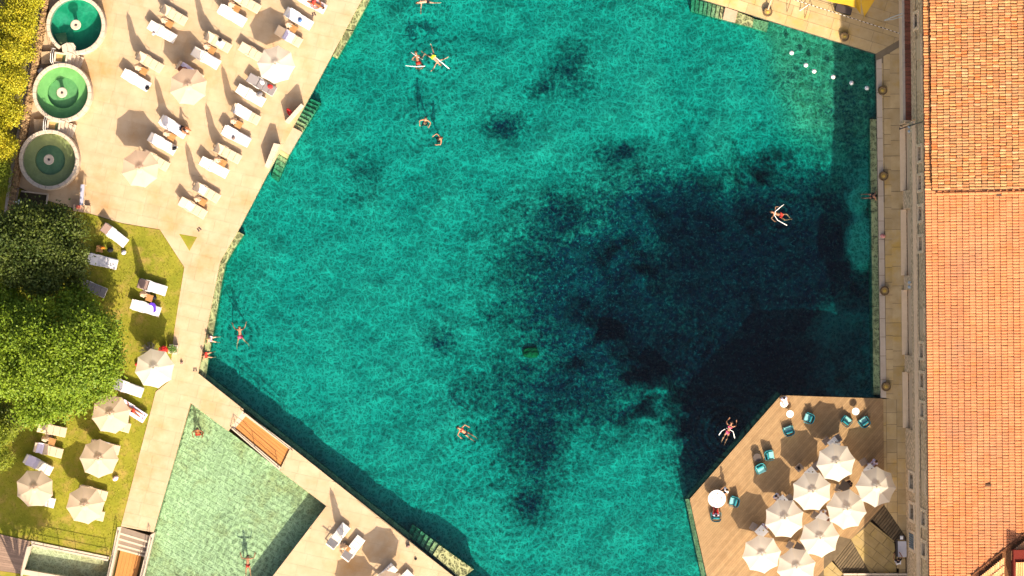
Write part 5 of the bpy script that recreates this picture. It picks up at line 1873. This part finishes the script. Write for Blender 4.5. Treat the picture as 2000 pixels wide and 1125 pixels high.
sandal_pair(613, 28, 20, "dark pair of sandals beside the white lounger near the upper ledge")
sandal_pair(381, 722, 0, "dark pair of sandals at the water's edge above the diagonal walkway")
sandal_pair(389, 448, 40, "dark pair of sandals by the triangular grass inset")

pot = empty("square_planter", P(339, 682), R(-8), "green leafy plant in a square stone planter beside the walkway", "planter")
MB().rbox((0, 0, .25), (.62, .66, .5), .02).build("pot", M['coping'], pot)
mb = MB()
for k in range(240):
    a, r_ = random.uniform(0, 6.28), random.uniform(0, .32)
    c = Vector((r_ * math.cos(a), r_ * math.sin(a), .5 + random.uniform(.02, .22)))
    t = Vector((random.uniform(-1, 1), random.uniform(-1, 1), random.uniform(.0, .8))).normalized() * .09
    s = Vector((-t.y, t.x, 0)).normalized() * .03
    mb._add([c - t * .2, c + s, c + t, c - s], [(0, 1, 2, 3)])
mb.build("foliage", pmat('planter_leaf', (.12, .20, .03), (.06, .12, .02), scale=8, rough=.7, island=.35), pot)
pot = empty("red_planter", P(320, 683), 0, "red flower pot between the lavender plant and the square planter", "planter")
MB().lathe([(.18, 0), (.26, .35), (.28, .36), (.24, .37)], 14).build("pot", M['greystep'], pot)
mb = MB()
for k in range(160):
    a, r_ = random.uniform(0, 6.28), random.uniform(0, .34)
    c = Vector((r_ * math.cos(a), r_ * .8 * math.sin(a), .42 + random.uniform(0, .2)))
    t = Vector((random.uniform(-1, 1), random.uniform(-1, 1), random.uniform(-.2, .6))).normalized() * .08
    s = Vector((-t.y, t.x, 0)).normalized() * .05
    mb._add([c - t * .4, c + s, c + t, c - s], [(0, 1, 2, 3)])
mb.build("flowers", pmat('red_petals', (.60, .03, .02), (.45, .02, .02), scale=9, rough=.8, island=.3), pot)
lv = empty("lavender_plant", P(294, 686), 0, "grey lavender clump with spiky stems above the white lawn parasol", "plant")
mb = MB()
for k in range(130):
    a, el = random.uniform(0, 6.28), random.uniform(.5, 1.4)
    d = Vector((math.cos(a) * math.cos(el), math.sin(a) * math.cos(el), math.sin(el)))
    L_ = random.uniform(.6, .95)
    mb.tube([d * .05, d * L_ * .6 + Vector((0, 0, .03)), d * L_], [.008, .012, .022], 3)
mb.build("stems", pmat('lavender_stem', (.22, .19, .20), (.16, .14, .13), scale=9, rough=.9, island=.3), lv)
bag(430, 78, .42, (.3, .26, .14), M['blackcloth'], "small black bag on the cream lounger in mid terrace", 15)
bag(586, 40, .44, (.34, .3, .12), pmat('blue_cloth', (.08, .16, .34), rough=.9), "small blue bundle on the white lounger near the upper ledge", 50)
bag(300, 66, .46, (.28, .24, .14), M['towel_pink'], "small pink bundle at the head of the top left white lounger", 10)
bag(456, 270, .44, (.3, .26, .12), M['mat_brown'], "small brown bag on the lounger left of the short parapet", 70)
# ---------------------------------------------------------------- people
M['skin'] = pmat('skin', (.42, .20, .11), (.36, .16, .085), scale=9, rough=.55, spec=.3)
M['skin_pale'] = pmat('pale_skin', (.50, .29, .19), (.44, .24, .15), scale=9, rough=.55, spec=.3)
M['skin_tan'] = pmat('tanned_skin', (.32, .115, .045), (.27, .095, .035), scale=9, rough=.5, spec=.35)
M['hair_dark'] = pmat('dark_hair', (.022, .014, .01), rough=.6)
M['hair_brown'] = pmat('brown_hair', (.10, .05, .022), rough=.6)
M['hair_blond'] = pmat('blond_hair', (.36, .22, .09), rough=.6)
M['eye'] = pmat('eye', (.02, .02, .02), rough=.2)
M['lip'] = pmat('lip', (.42, .12, .09), rough=.5)
M['lime'] = pmat('lime_trunks', (.42, .60, .02), rough=.9)
M['pinkswim'] = pmat('pink_swimwear', (.72, .10, .20), rough=.9)
M['blackswim'] = pmat('black_swimwear', (.02, .02, .025), rough=.9)
M['redswim'] = pmat('red_swimwear', (.58, .045, .03), rough=.9)
M['whitecloth'] = pmat('white_shirt', (.76, .74, .74), rough=.95)
M['lavcloth'] = pmat('lavender_cloth', (.52, .46, .60), rough=.95)
M['printcloth'] = pmat('printed_shirt', (.66, .56, .60), (.30, .24, .36), scale=12, rough=.95, sharp=.08)
M['straw'] = pmat('straw', (.30, .13, .07), (.22, .09, .05), scale=6, rough=.9)
BASE_R = dict(pelvis=.125, belly=.112, chest=.125, neckb=.07, neck=.052, head=.088, top=.075, sh=.058, el=.041, wr=.028, palm=.032, hip=.088, knee=.056, calf=.05, ankle=.034, heel=.036, toe=.026)


def V(*a):
    return Vector(a)


def dvec(d):
    return Vector(d).normalized()


def skeleton(T=(0, 0, 1), F=(0, 1, 0), armL=None, armR=None, legL=None, legR=None, head=None):
    """joints of a figure: T = up the spine, F = the way the chest faces; limbs = two directions each (plus the foot)"""
    T, F = dvec(T), dvec(F)
    X = F.cross(T).normalized()            # the figure's right when T is up and F is ahead
    Hd = dvec(head) if head else T
    J = {}
    J['pelvis'] = V(0, 0, 0)
    J['belly'] = T * .17
    J['chest'] = T * .36 + F * .01
    J['neckb'] = T * .48
    J['neck'] = T * .55 + F * .01
    J['head'] = J['neck'] + Hd * .12 + F * .015
    J['top'] = J['neck'] + Hd * .20
    J['nose'] = J['head'] - Hd * .005 + F * .10
    for s, arm, leg in (('L', armL, legL), ('R', armR, legR)):
        sg = -1 if s == 'L' else 1
        sh = J['neckb'] - T * .04 + X * .175 * sg
        J['sh' + s] = sh
        a1, a2 = dvec(arm[0]), dvec(arm[1])
        J['el' + s] = sh + a1 * .285
        J['wr' + s] = J['el' + s] + a2 * .245
        J['palm' + s] = J['wr' + s] + a2 * .075
        n = F if abs(a2.dot(F)) < .8 else T
        side = a2.cross(n).normalized()
        curl = n * .35
        for i, (off, ln) in enumerate(((-.033, .062), (-.011, .075), (.011, .07), (.033, .055))):
            k = J['palm' + s] + side * off + a2 * .035
            J['fa%d%s' % (i, s)] = k
            J['fb%d%s' % (i, s)] = k + dvec(a2 + curl * .6) * ln
        th = J['wr' + s] + a2 * .03 + side * .035 * sg
        J['ta' + s] = th
        J['tb' + s] = th + dvec(a2 + side * .9 * sg) * .05
        hip = X * .095 * sg - T * .06
        J['hip' + s] = hip
        l1, l2 = dvec(leg[0]), dvec(leg[1])
        J['knee' + s] = hip + l1 * .41
        J['calf' + s] = J['knee' + s] + l2 * .14
        J['ankle' + s] = J['knee' + s] + l2 * .39
        ft = dvec(leg[2]) if len(leg) > 2 else F
        J['heel' + s] = J['ankle' + s] + l2 * .045 + ft * .02
        J['toe' + s] = J['heel' + s] + ft * .17
    return J


BODY_E = [('pelvis', 'belly'), ('belly', 'chest'), ('chest', 'neckb'), ('neckb', 'neck'), ('neck', 'head'), ('head', 'top'), ('head', 'nose')]
for s in 'LR':
    BODY_E += [('neckb', 'sh' + s), ('sh' + s, 'el' + s), ('el' + s, 'wr' + s), ('wr' + s, 'palm' + s), ('wr' + s, 'ta' + s), ('ta' + s, 'tb' + s),
               ('pelvis', 'hip' + s), ('hip' + s, 'knee' + s), ('knee' + s, 'calf' + s), ('calf' + s, 'ankle' + s), ('ankle' + s, 'heel' + s), ('heel' + s, 'toe' + s)]
    for i in range(4):
        BODY_E += [('palm' + s, 'fa%d%s' % (i, s)), ('fa%d%s' % (i, s), 'fb%d%s' % (i, s))]


def jr(n):
    if n in ('nose',):
        return .016
    if n[:2] in ('fa', 'fb', 'ta', 'tb'):
        return .0095 if n[1] == 'a' else .008
    for k in ('pelvis', 'belly', 'chest', 'neckb', 'neck', 'head', 'top', 'sh', 'el', 'wr', 'palm', 'hip', 'knee', 'calf', 'ankle', 'heel', 'toe'):
        if n == k or (n[:-1] == k):
            return BASE_R[k]
    return .03


def skinned(name, J, edges, mat_, parent, grow=1.0, add=0.0, extra=None):
    names = []
    for e in edges:
        for n in e:
            if n not in names:
                names.append(n)
    bm = bmesh.new()
    lay = bm.verts.layers.skin.verify()
    vmap = {}
    for n in names:
        v = bm.verts.new(J[n])
        r = jr(n) * grow + add
        fl = .78 if n in ('chest', 'belly', 'neckb') else 1.0
        v[lay].radius = (r, r * fl)
        vmap[n] = v
    root = 'pelvis' if 'pelvis' in vmap else names[0]
    vmap[root][lay].use_root = True
    for a, b in edges:
        bm.edges.new((vmap[a], vmap[b]))
    me = bpy.data.meshes.new(name)
    bm.to_mesh(me)
    bm.free()
    me.materials.append(mat_)
    o = link(name, me, parent)
    sk = o.modifiers.new("skin", 'SKIN')
    sk.use_smooth_shade = True
    sb = o.modifiers.new("smooth", 'SUBSURF')
    sb.levels = sb.render_levels = 1
    return o


def person(px, py, z, rz, label, pose, skin='skin', hair='hair_dark', wear=(), group=None, scale=1.0, hat=False, long_hair=False):
    J = skeleton(**pose)
    o = empty("person", P(px, py, z), R(rz), label, "person", group)
    o.scale = (scale,) * 3
    skinned("body", J, BODY_E, M[skin], o)
    T = (J['top'] - J['neck']).normalized()
    F = (J['nose'] - J['head']).normalized()
    F = (F - T * F.dot(T)).normalized()
    X = F.cross(T)
    hc = J['head'] + T * .045
    mb = MB()
    q = X.to_track_quat('X', 'Z')
    rot = Matrix((X, F, T)).transposed().to_euler()
    mb.ball(hc - F * .028 + T * .02, (.098, .095, .105), 12, 8, rot)
    if long_hair:
        mb.ball(hc - F * .06 - T * .13, (.085, .05, .15), 10, 6, rot)
    mb.build("hair", M[hair], o, smooth=True)
    face = MB()
    for s in (-1, 1):
        face.ball(J['head'] + F * .083 + X * .034 * s + T * .02, (.014, .008, .009), 8, 5, rot)
    face.build("eyes", M['eye'], o)
    MB().ball(J['head'] + F * .086 - T * .055, (.026, .009, .009), 8, 5, rot).build("mouth", M['lip'], o)
    for s in (-1, 1):
        MB().ball(J['head'] + X * .092 * s - F * .005, (.014, .024, .034), 8, 5, rot).build("ear", M[skin], o)
    if hat:
        hm = MB()
        hm.lathe([(.21, .0), (.215, .012), (.115, .03), (.105, .10), (.06, .135), (0, .14)], 18)
        Mx = Matrix((X, F, T)).transposed().to_4x4()
        Mx.translation = hc + T * .06
        hm.v = [tuple(Mx @ Vector(v)) for v in hm.v]
        hm.build("hat", M['straw'], o, smooth=True)
    for kind, mat_ in wear:
        if kind == 'trunks':
            J2 = dict(J)
            for s in 'LR':
                J2['mid' + s] = J['hip' + s].lerp(J['knee' + s], .55)
            E = [('pelvis', 'hipL'), ('pelvis', 'hipR'), ('hipL', 'midL'), ('hipR', 'midR')]
            skx = skinned("swim_trunks", {**J2}, E, M[mat_], o, 1.12, .012)
        elif kind == 'bottom':
            J2 = dict(J)
            for s in 'LR':
                J2['mid' + s] = J['hip' + s].lerp(J['knee' + s], .12)
            skinned("bikini_bottom", J2, [('pelvis', 'hipL'), ('pelvis', 'hipR')], M[mat_], o, 1.10, .008)
        elif kind == 'top':
            J2 = dict(J)
            J2['ba'], J2['bb'] = J['chest'] - T * .0 + X * .09 + F * .045, J['chest'] - X * .09 + F * .045
            m2 = MB()
            for k in ('ba', 'bb'):
                m2.ball(J2[k] + F * .05, (.07, .055, .065), 8, 6, rot)
            m2.tube([J['chest'] + X * .14, J2['ba'] + F * .09, J2['bb'] + F * .09, J['chest'] - X * .14, J['chest'] - F * .115, J['chest'] + X * .14], .02, 5)
            m2.build("bikini_top", M[mat_], o, smooth=True)
        elif kind == 'shirt':
            J2 = dict(J)
            E = [('pelvis', 'belly'), ('belly', 'chest'), ('chest', 'neckb')]
            for s in 'LR':
                J2['sl' + s] = J['sh' + s].lerp(J['el' + s], .6)
                E += [('neckb', 'sh' + s), ('sh' + s, 'sl' + s)]
            skinned("shirt", J2, E, M[mat_], o, 1.10, .016)
        elif kind == 'trousers':
            E = [('pelvis', 'hipL'), ('pelvis', 'hipR')]
            for s in 'LR':
                E += [('hip' + s, 'knee' + s), ('knee' + s, 'calf' + s), ('calf' + s, 'ankle' + s)]
            skinned("trousers", J, E, M[mat_], o, 1.12, .012)
    return o


# poses: the figure's own axes, floating ones lie in the water plane with the head towards +y
def supine(aL=(200, 200), aR=(-20, -20), lL=(260, 262), lR=(280, 278), dz=-.14, face=1, head_up=.15):
    d = lambda a, z=0: (math.cos(R(a)), math.sin(R(a)), z)
    # lying on the back the figure's right hand is on -x
    fz = face
    A = dict(a=aL, b=aR)
    if fz > 0:
        return dict(T=(0, 1, .05), F=(0, -.05, 1), armR=(d(aL[0]), d(aL[1], .05)), armL=(d(aR[0]), d(aR[1], .05)), legR=(d(lL[0], dz), d(lL[1], dz), (0, -.5, .8)), legL=(d(lR[0], dz), d(lR[1], dz), (0, -.5, .8)), head=(0, 1, head_up))
    return dict(T=(0, 1, .12), F=(0, .12, -1), armL=(d(aL[0], -.1), d(aL[1], .02)), armR=(d(aR[0], -.1), d(aR[1], .02)), legL=(d(lL[0], dz), d(lL[1], dz), (0, -1, -.2)), legR=(d(lR[0], dz), d(lR[1], dz), (0, -1, -.2)), head=(0, .55, .75))


sit = dict(T=(0, -.12, 1), F=(0, 1, .1), armL=((-.3, .25, -1), (.25, 1, .1)), armR=((.3, .25, -1), (-.25, 1, .1)), legL=((-.12, 1, .02), (0, .1, -1), (0, 1, 0)), legR=((.12, 1, .02), (0, .1, -1), (0, 1, 0)))
sit_ledge = dict(T=(0, -.15, 1), F=(0, 1, .1), armL=((-.5, -.4, -1), (-.1, -.1, -1)), armR=((.5, -.4, -1), (.1, -.1, -1)), legL=((-.2, 1, -.05), (-.05, .35, -1), (0, 1, -.2)), legR=((.2, 1, -.05), (.05, .35, -1), (0, 1, -.2)))
long_sit = dict(T=(0, -.35, 1), F=(0, 1, .3), armL=((-.4, .3, -1), (.2, 1, .2)), armR=((.4, .3, -1), (-.2, 1, .2)), legL=((-.15, 1, .35), (-.05, 1, -.4), (0, .5, .8)), legR=((.15, 1, .1), (.05, 1, -.1), (0, .5, .8)))
crouch = dict(T=(0, .15, 1), F=(0, 1, -.1), armL=((-.5, .6, -.5), (.5, 1, -.3)), armR=((.5, .6, -.5), (-.4, 1, -.3)), legL=((-.2, 1, -.1), (0, -.1, -1), (0, 1, 0)), legR=((.2, 1, -.1), (0, -.1, -1), (0, 1, 0)))
tread = dict(T=(0, .25, 1), F=(0, 1, -.2), armL=((-.9, .5, -.1), (.3, 1, .0)), armR=((.9, .5, -.1), (-.3, 1, .0)), legL=((-.3, .3, -1), (-.1, -.4, -1), (0, .6, -1)), legR=((.3, .5, -1), (.1, -.5, -1), (0, .6, -1)))
GSW = "bathers floating in the main pool"
WZ = W_Z - .045
person(847, 112, WZ - .02, -138, "swimmer in lime green trunks floating spread out on his back", supine((150, 165), (25, 10), (240, 245), (292, 285)), 'skin_pale', 'hair_brown', [('trunks', 'lime')], GSW)
person(817, 121, WZ - .05, 15, "bather curled on white foam noodles beside the one in lime trunks", supine((210, 330), (-60, 40), (245, 350), (300, 200), face=1), 'skin', 'hair_brown', [('trunks', 'redswim')], GSW)
person(830, 241, WZ - .28, 170, "bather in a dark bikini with arms ringed in front", {**tread, 'T': (0, -.5, .8), 'F': (0, .8, .5)}, 'skin', 'hair_dark', [('top', 'blackswim'), ('bottom', 'blackswim')], GSW)
person(857, 272, WZ - .34, 110, "bather with brown hair low in the water right of the dark bikini", {**tread, 'T': (0, -.3, .9), 'F': (0, .9, .3)}, 'skin', 'hair_brown', [('trunks', 'blackswim')], GSW, long_hair=True)
person(1524, 420, WZ - .06, 70, "bather reclining on a curved white noodle over the dark spring", supine((160, 250), (20, 290), (250, 300), (290, 240), dz=-.25), 'skin', 'hair_dark', [('trunks', 'redswim')], GSW)
person(1422, 843, WZ - .02, -22, "swimmer in a pink bikini floating with hands behind the head", supine((140, 70), (40, 110), (262, 268), (272, 270)), 'skin', 'hair_dark', [('top', 'pinkswim'), ('bottom', 'pinkswim')], GSW, long_hair=True)
person(909, 845, WZ - .03, 55, "bather sitting back in the water with feet to the lower right and reddish shoulders", {**supine((190, 265), (-10, -85), (263, 270), (277, 270)), 'T': (0, 1, .35), 'F': (0, -.35, 1)}, 'skin', 'hair_dark', [('top', 'redswim'), ('bottom', 'blackswim')], GSW, long_hair=True)
person(469, 656, WZ - .05, 4, "swimmer in pink trunks with both arms stretched forward near the left ledge", supine((140, 110), (40, 70), (250, 255), (300, 315), dz=-.5, face=-1), 'skin', 'hair_brown', [('trunks', 'pinkswim')], GSW)
person(834, 2, WZ - .02, 100, "swimmer cut by the top edge of the photo", supine((160, 170), (20, 10), (255, 260), (285, 280)), 'skin_pale', 'hair_brown', [('trunks', 'blackswim')], GSW)
GS2 = "bathers in the small pale green pool"
person(387, 846, WZ - .45, 180, "bather with dark hair standing in the small pool near its upper corner", {**tread, 'T': (0, -.5, .9), 'F': (0, .9, .5)}, 'skin_tan', 'hair_dark', [('trunks', 'redswim')], GS2)
person(484, 1103, WZ - .10, 0, "swimmer with wide spread arms near the bottom of the small pool", supine((165, 105), (15, 75), (262, 265), (278, 275), dz=-.6, face=-1), 'skin', 'hair_dark', [('bottom', 'redswim')], GS2)

GE = "bathers sitting on the sunken ledges"
person(410, 662, -.26, -95, "bather with reddish skin on the left ledge, upper of the two", sit_ledge, 'skin_pale', 'hair_blond', [('trunks', 'printcloth')], GE)
person(401, 694, -.26, -85, "bather in red on the left ledge, lower of the two", sit_ledge, 'skin', 'hair_brown', [('bottom', 'redswim'), ('top', 'redswim')], GE)
person(1706, 383, -.28, 90, "bather resting on the right hand ledge with legs stretched into the water", {**sit_ledge, 'legL': ((-.1, 1, -.12), (0, 1, -.2), (0, .3, 1)), 'legR': ((.1, 1, -.12), (0, 1, -.2), (0, .3, 1))}, 'skin', 'hair_dark', [('trunks', 'blackswim')], GE)

GT2 = "sunbathers on the loungers"
person(360, 139, .50, -120, "guest in a reddish straw hat sitting on the lavender towel", long_sit, 'skin_tan', 'hair_brown', [('trunks', 'purple')], GT2, hat=True)
person(614, 6, .50, -298 + 180, "sunbather in red lying on the pale pink towel at the top edge", supine((230, 280), (-50, -100), (266, 268), (274, 272)), 'skin_tan', 'hair_dark', [('bottom', 'redswim')], GT2)
person(356, 251, .50, -118, "tanned guest with black hair sitting at the foot of the printed towel", {**sit, 'T': (0, .35, 1), 'F': (0, 1, -.3)}, 'skin_tan', 'hair_dark', [('trunks', 'blackswim')], GT2, long_hair=True)
person(259, 801, .50, 57, "tanned sunbather lying face down beside the walkway", supine((120, 80), (60, 100), (266, 268), (274, 272), face=1), 'skin_tan', 'hair_brown', [('bottom', 'redswim')], GT2)

GD2 = "guests seated on the dining deck"
sz = .50
person(1531, 779, sz, 200, "guest in white seated at the very corner of the deck", sit, 'skin', 'hair_dark', [('shirt', 'lavcloth'), ('trousers', 'whitecloth')], GD2)
person(1417, 957, sz, 120, "guest in a white shirt at the upper right of the laid round table", sit, 'skin', 'hair_dark', [('shirt', 'whitecloth'), ('trousers', 'blackcloth')], GD2)
person(1398, 1004, sz, 0, "guest in a flowered top seated in the teal armchair below the laid table", sit, 'skin', 'hair_dark', [('shirt', 'printcloth'), ('trousers', 'redcloth')], GD2)
person(1708, 902, sz, 130, "guest in lavender with brown hair left of the rightmost parasol's tip", sit, 'skin_tan', 'hair_brown', [('shirt', 'lavcloth'), ('trousers', 'lavcloth')], GD2, long_hair=True)
person(1659, 944, sz, 110, "guest in black with a white collar between three parasols", sit, 'skin', 'hair_dark', [('shirt', 'blackcloth'), ('trousers', 'blackcloth')], GD2)
person(1607, 1000, sz, 200, "guest in white in the gap left of the lower right parasol", sit, 'skin', 'hair_blond', [('shirt', 'whitecloth'), ('trousers', 'lavcloth')], GD2)
person(1617, 1015, sz, 60, "guest with bare shoulders half under the parasol by the plank walk", sit, 'skin_tan', 'hair_brown', [('trousers', 'whitecloth')], GD2)
person(1516, 969, sz, 230, "guest in pale printed shirt above the third parasol", sit, 'skin', 'hair_dark', [('shirt', 'printcloth'), ('trousers', 'whitecloth')], GD2)
person(1493, 1027, sz, 140, "guest in a pinkish top above the leftmost parasol", sit, 'skin', 'hair_brown', [('shirt', 'printcloth'), ('trousers', 'blackcloth')], GD2)
person(1753, 1097, .46, 10, "waiter in black with white apron bending by the serving table", {**crouch, 'T': (0, .4, 1), 'legL': ((-.1, .15, -1), (0, -.05, -1), (0, 1, 0)), 'legR': ((.1, .15, -1), (0, -.05, -1), (0, 1, 0))}, 'skin', 'hair_dark', [('shirt', 'blackcloth'), ('trousers', 'whitecloth')]).location.z = .86


def noodle(pts, label):
    tag(MB().tube(pts, .030, 8).build("foam_noodle", M['table_white'], None, smooth=True), label, "foam noodle", "white foam noodles")


arc = lambda cx, cy, r_, a0, a1, n=12: [P(cx + r_ * math.cos(R(a0 + (a1 - a0) * i / n)), cy + r_ * math.sin(R(a0 + (a1 - a0) * i / n)), W_Z + .0) for i in range(n + 1)]
noodle([P(792, 128, W_Z), P(812, 130, W_Z), P(830, 129, W_Z)], "white foam noodle under the curled bather, lower one")
noodle([P(803, 102, W_Z), P(814, 110, W_Z - .02), P(826, 116, W_Z - .04)], "white foam noodle under the curled bather, upper one")
noodle([P(842, 104, W_Z + .02), P(858, 118, W_Z), P(877, 134, W_Z + .02)], "white foam noodle beneath the swimmer in lime trunks")
noodle([P(1531, 399, W_Z), P(1521, 407, W_Z), P(1514, 413, W_Z), P(1513, 421, W_Z), P(1519, 430, W_Z), P(1528, 435, W_Z), P(1537, 440, W_Z)], "curved white foam noodle round the bather over the dark spring")
noodle([P(1404, 850, W_Z), P(1409, 842, W_Z), P(1420, 836, W_Z - .04), P(1432, 843, W_Z), P(1435, 856, W_Z)], "curved white foam noodle under the swimmer in pink")
# ---------------------------------------------------------------- trees and shrubs
M['bark'] = pmat('bark', (.10, .07, .045), (.07, .05, .03), scale=5, rough=.95, bump=.5)


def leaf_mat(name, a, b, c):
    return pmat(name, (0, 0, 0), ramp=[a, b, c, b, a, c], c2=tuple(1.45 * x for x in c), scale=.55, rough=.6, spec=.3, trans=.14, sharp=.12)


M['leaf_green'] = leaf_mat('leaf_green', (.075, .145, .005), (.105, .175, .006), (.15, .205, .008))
M['leaf_dark'] = leaf_mat('leaf_dark', (.034, .062, .008), (.05, .078, .008), (.068, .085, .01))  # shade on the upper tree is partly put into this leaf colour
M['leaf_yellow'] = leaf_mat('leaf_yellow', (.36, .31, .008), (.44, .34, .008), (.25, .25, .01))
M['leaf_lime'] = leaf_mat('leaf_lime', (.17, .20, .012), (.22, .23, .012), (.12, .16, .01))


def crown_mesh(name, lobes, n, size, mat_, gen):
    """leaf clumps: each lobe (centre, radii) is a shell of twigs with several leaves each"""
    vol = np.array([max(l[1]) ** 2 for l in lobes]); vol = vol / vol.sum()
    verts, faces = [], []
    k = 0
    for (c, r), w in zip(lobes, vol):
        m = int(n * w / 9)
        d = gen.normal(size=(m, 3)); d[:, 2] = np.abs(d[:, 2]) * 1.0 - .35 * gen.random(m)
        d /= np.linalg.norm(d, axis=1)[:, None]
        # lumpy radius
        ph = gen.uniform(0, 6, 3)
        lump = 1 + .22 * np.sin(5 * d[:, 0] + ph[0]) * np.sin(5 * d[:, 1] + ph[1]) + .10 * np.sin(11 * d[:, 0] + 9 * d[:, 2] + ph[2])
        rad = (gen.uniform(.5, 1, m) ** .35) * lump
        pts_ = np.array(c) + d * rad[:, None] * np.array(r)
        for p, dd in zip(pts_, d):
            for q in range(9):
                o = gen.normal(size=3) * size * 1.5
                pp = p + o
                t = gen.normal(size=3) + dd * .7
                t[2] -= .15
                t /= np.linalg.norm(t)
                nrm = dd * .8 + np.array((0, 0, .35)) + gen.normal(size=3) * .3
                s = np.cross(t, nrm); ln = np.linalg.norm(s)
                if ln < 1e-6:
                    continue
                s /= ln
                L_ = size * gen.uniform(.7, 1.3)
                W_ = L_ * .34
                verts += [pp, pp + t * L_ * .5 + s * W_, pp + t * L_, pp + t * L_ * .5 - s * W_]
                faces.append((k, k + 1, k + 2, k + 3)); k += 4
    me = bpy.data.meshes.new(name)
    v = np.array(verts, dtype=np.float32)
    me.vertices.add(len(v)); me.vertices.foreach_set("co", v.ravel())
    fa = np.array(faces, dtype=np.int32)
    me.loops.add(fa.size); me.loops.foreach_set("vertex_index", fa.ravel())
    me.polygons.add(len(fa))
    me.polygons.foreach_set("loop_start", np.arange(0, fa.size, 4, dtype=np.int32))
    me.polygons.foreach_set("loop_total", np.full(len(fa), 4, dtype=np.int32))
    me.materials.append(mat_)
    me.update(calc_edges=True)
    return me


def tree(name, label, base, lobes_px, n, size, mat_, trunk_r, cat="tree", group=None, seed=1):
    """lobes_px = (px, py, z, radius in px, height radius m)"""
    gen = np.random.default_rng(seed)
    bx, by, bz = base
    o = empty(name, P(bx, by, bz), 0, label, cat, group)
    b = o.location
    lobes = []
    for px, py, z, r, rz in lobes_px:
        p = P(px, py, z) - b
        lobes.append((tuple(p), (r / S, r / S, rz)))
    link("crown", crown_mesh("crown", lobes, n, size, mat_, gen), o)
    mb = MB()
    top = sum((Vector(l[0]) for l in lobes), Vector()) / len(lobes)
    top.z *= .7
    mid = Vector((top.x * .4, top.y * .4, top.z * .55))
    mb.tube([(0, 0, -.15), mid * .5, mid, top], [trunk_r * 1.3, trunk_r, trunk_r * .8, trunk_r * .35], 8)
    mb.build("trunk", M['bark'], o)
    for l in lobes[:14]:
        c = Vector(l[0])
        s = mid if c.z > mid.z else mid * .5
        MB().tube([s, s.lerp(c, .5) + Vector((0, 0, .15)), c + Vector((0, 0, l[1][2] * .3))], [trunk_r * .45, trunk_r * .28, trunk_r * .08], 6).build("limb", M['bark'], o)
    return o


rt = random.Random(11)


def rlobes(cx, cy, rx, ry, z, n, r0, r1, zh, edge=1.0):
    out = []
    for i in range(n):
        a, d = rt.uniform(0, 6.28), math.sqrt(rt.random()) * edge
        r = rt.uniform(r0, r1)
        out.append((cx + rx * d * math.cos(a), cy + ry * d * math.sin(a), z + zh * (1 - d * d) + rt.uniform(-.8, .8), r, r / S * rt.uniform(.7, 1.0)))
    return out


# the big green tree at the left, lower bright one and the upper one in its shade, darkened in leaf colour too
big = rlobes(98, 690, 114, 108, 4.0, 60, 14, 28, 4.6) + [(208, 690, 3.1, 28, .9), (190, 745, 3.2, 30, 1.0), (150, 775, 3.1, 26, .9), (210, 640, 3.0, 20, .7), (60, 800, 3.0, 28, 1.0), (110, 785, 3.0, 26, .9), (0, 700, 4.0, 50, 1.6), (10, 600, 3.4, 40, 1.4), (150, 590, 3.4, 30, 1.0)]
tree("broadleaf_tree", "large bright green tree overhanging the lawn at the left edge", (90, 690, -.05), big, 92000, .19, M['leaf_green'], .30, seed=3)
upt = rlobes(64, 485, 88, 64, 3.6, 34, 15, 28, 1.4) + [(148, 450, 4.0, 18, .7), (145, 500, 3.8, 20, .8), (120, 440, 4.2, 20, .8), (0, 480, 4.5, 50, 1.6), (60, 425, 3.2, 22, .9), (100, 425, 3.2, 18, .7), (140, 540, 3.2, 24, .8)]
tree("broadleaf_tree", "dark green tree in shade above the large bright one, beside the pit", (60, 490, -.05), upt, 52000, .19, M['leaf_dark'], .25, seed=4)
tree("shrub", "bright green shrub at the left edge below the large tree", (8, 850, -.05), rlobes(2, 850, 26, 46, 1.6, 14, 12, 22, .7), 16000, .12, M['leaf_lime'], .10, "shrub", seed=5)
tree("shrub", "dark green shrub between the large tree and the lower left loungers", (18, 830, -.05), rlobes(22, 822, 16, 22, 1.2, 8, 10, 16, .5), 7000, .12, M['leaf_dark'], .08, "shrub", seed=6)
# off the bottom left: a tree whose shadow falls on the lawn corner
tree("broadleaf_tree", "tree below the bottom left corner that shades the lawn", (45, 1200, -.05), rlobes(45, 1200, 62, 26, 5.3, 14, 20, 34, .8), 22000, .16, M['leaf_green'], .22, seed=8)
hed = [(62, -12, 26, 'leaf_yellow', "topmost"), (46, 42, 30, 'leaf_yellow', "second from the top"), (36, 98, 30, 'leaf_yellow', "third from the top"), (24, 155, 30, 'leaf_yellow', "fourth from the top"),
       (12, 215, 30, 'leaf_yellow', "fifth from the top"), (4, 275, 27, 'leaf_yellow', "sixth from the top"), (-4, 335, 26, 'leaf_lime', "lowest and greenest")]
for i, (x, y, r, m_, w) in enumerate(hed):
    lb = rlobes(x - 14, y, r * .85, 30, 1.7, 15, 12, 20, .7)
    tree("hedge_shrub", "yellow green hedge shrub along the gravel path, " + w, (x, y, -.1), lb, 17000, .13, M[m_], .09, "shrub", "yellow green shrubs left of the rubble wall", seed=20 + i)
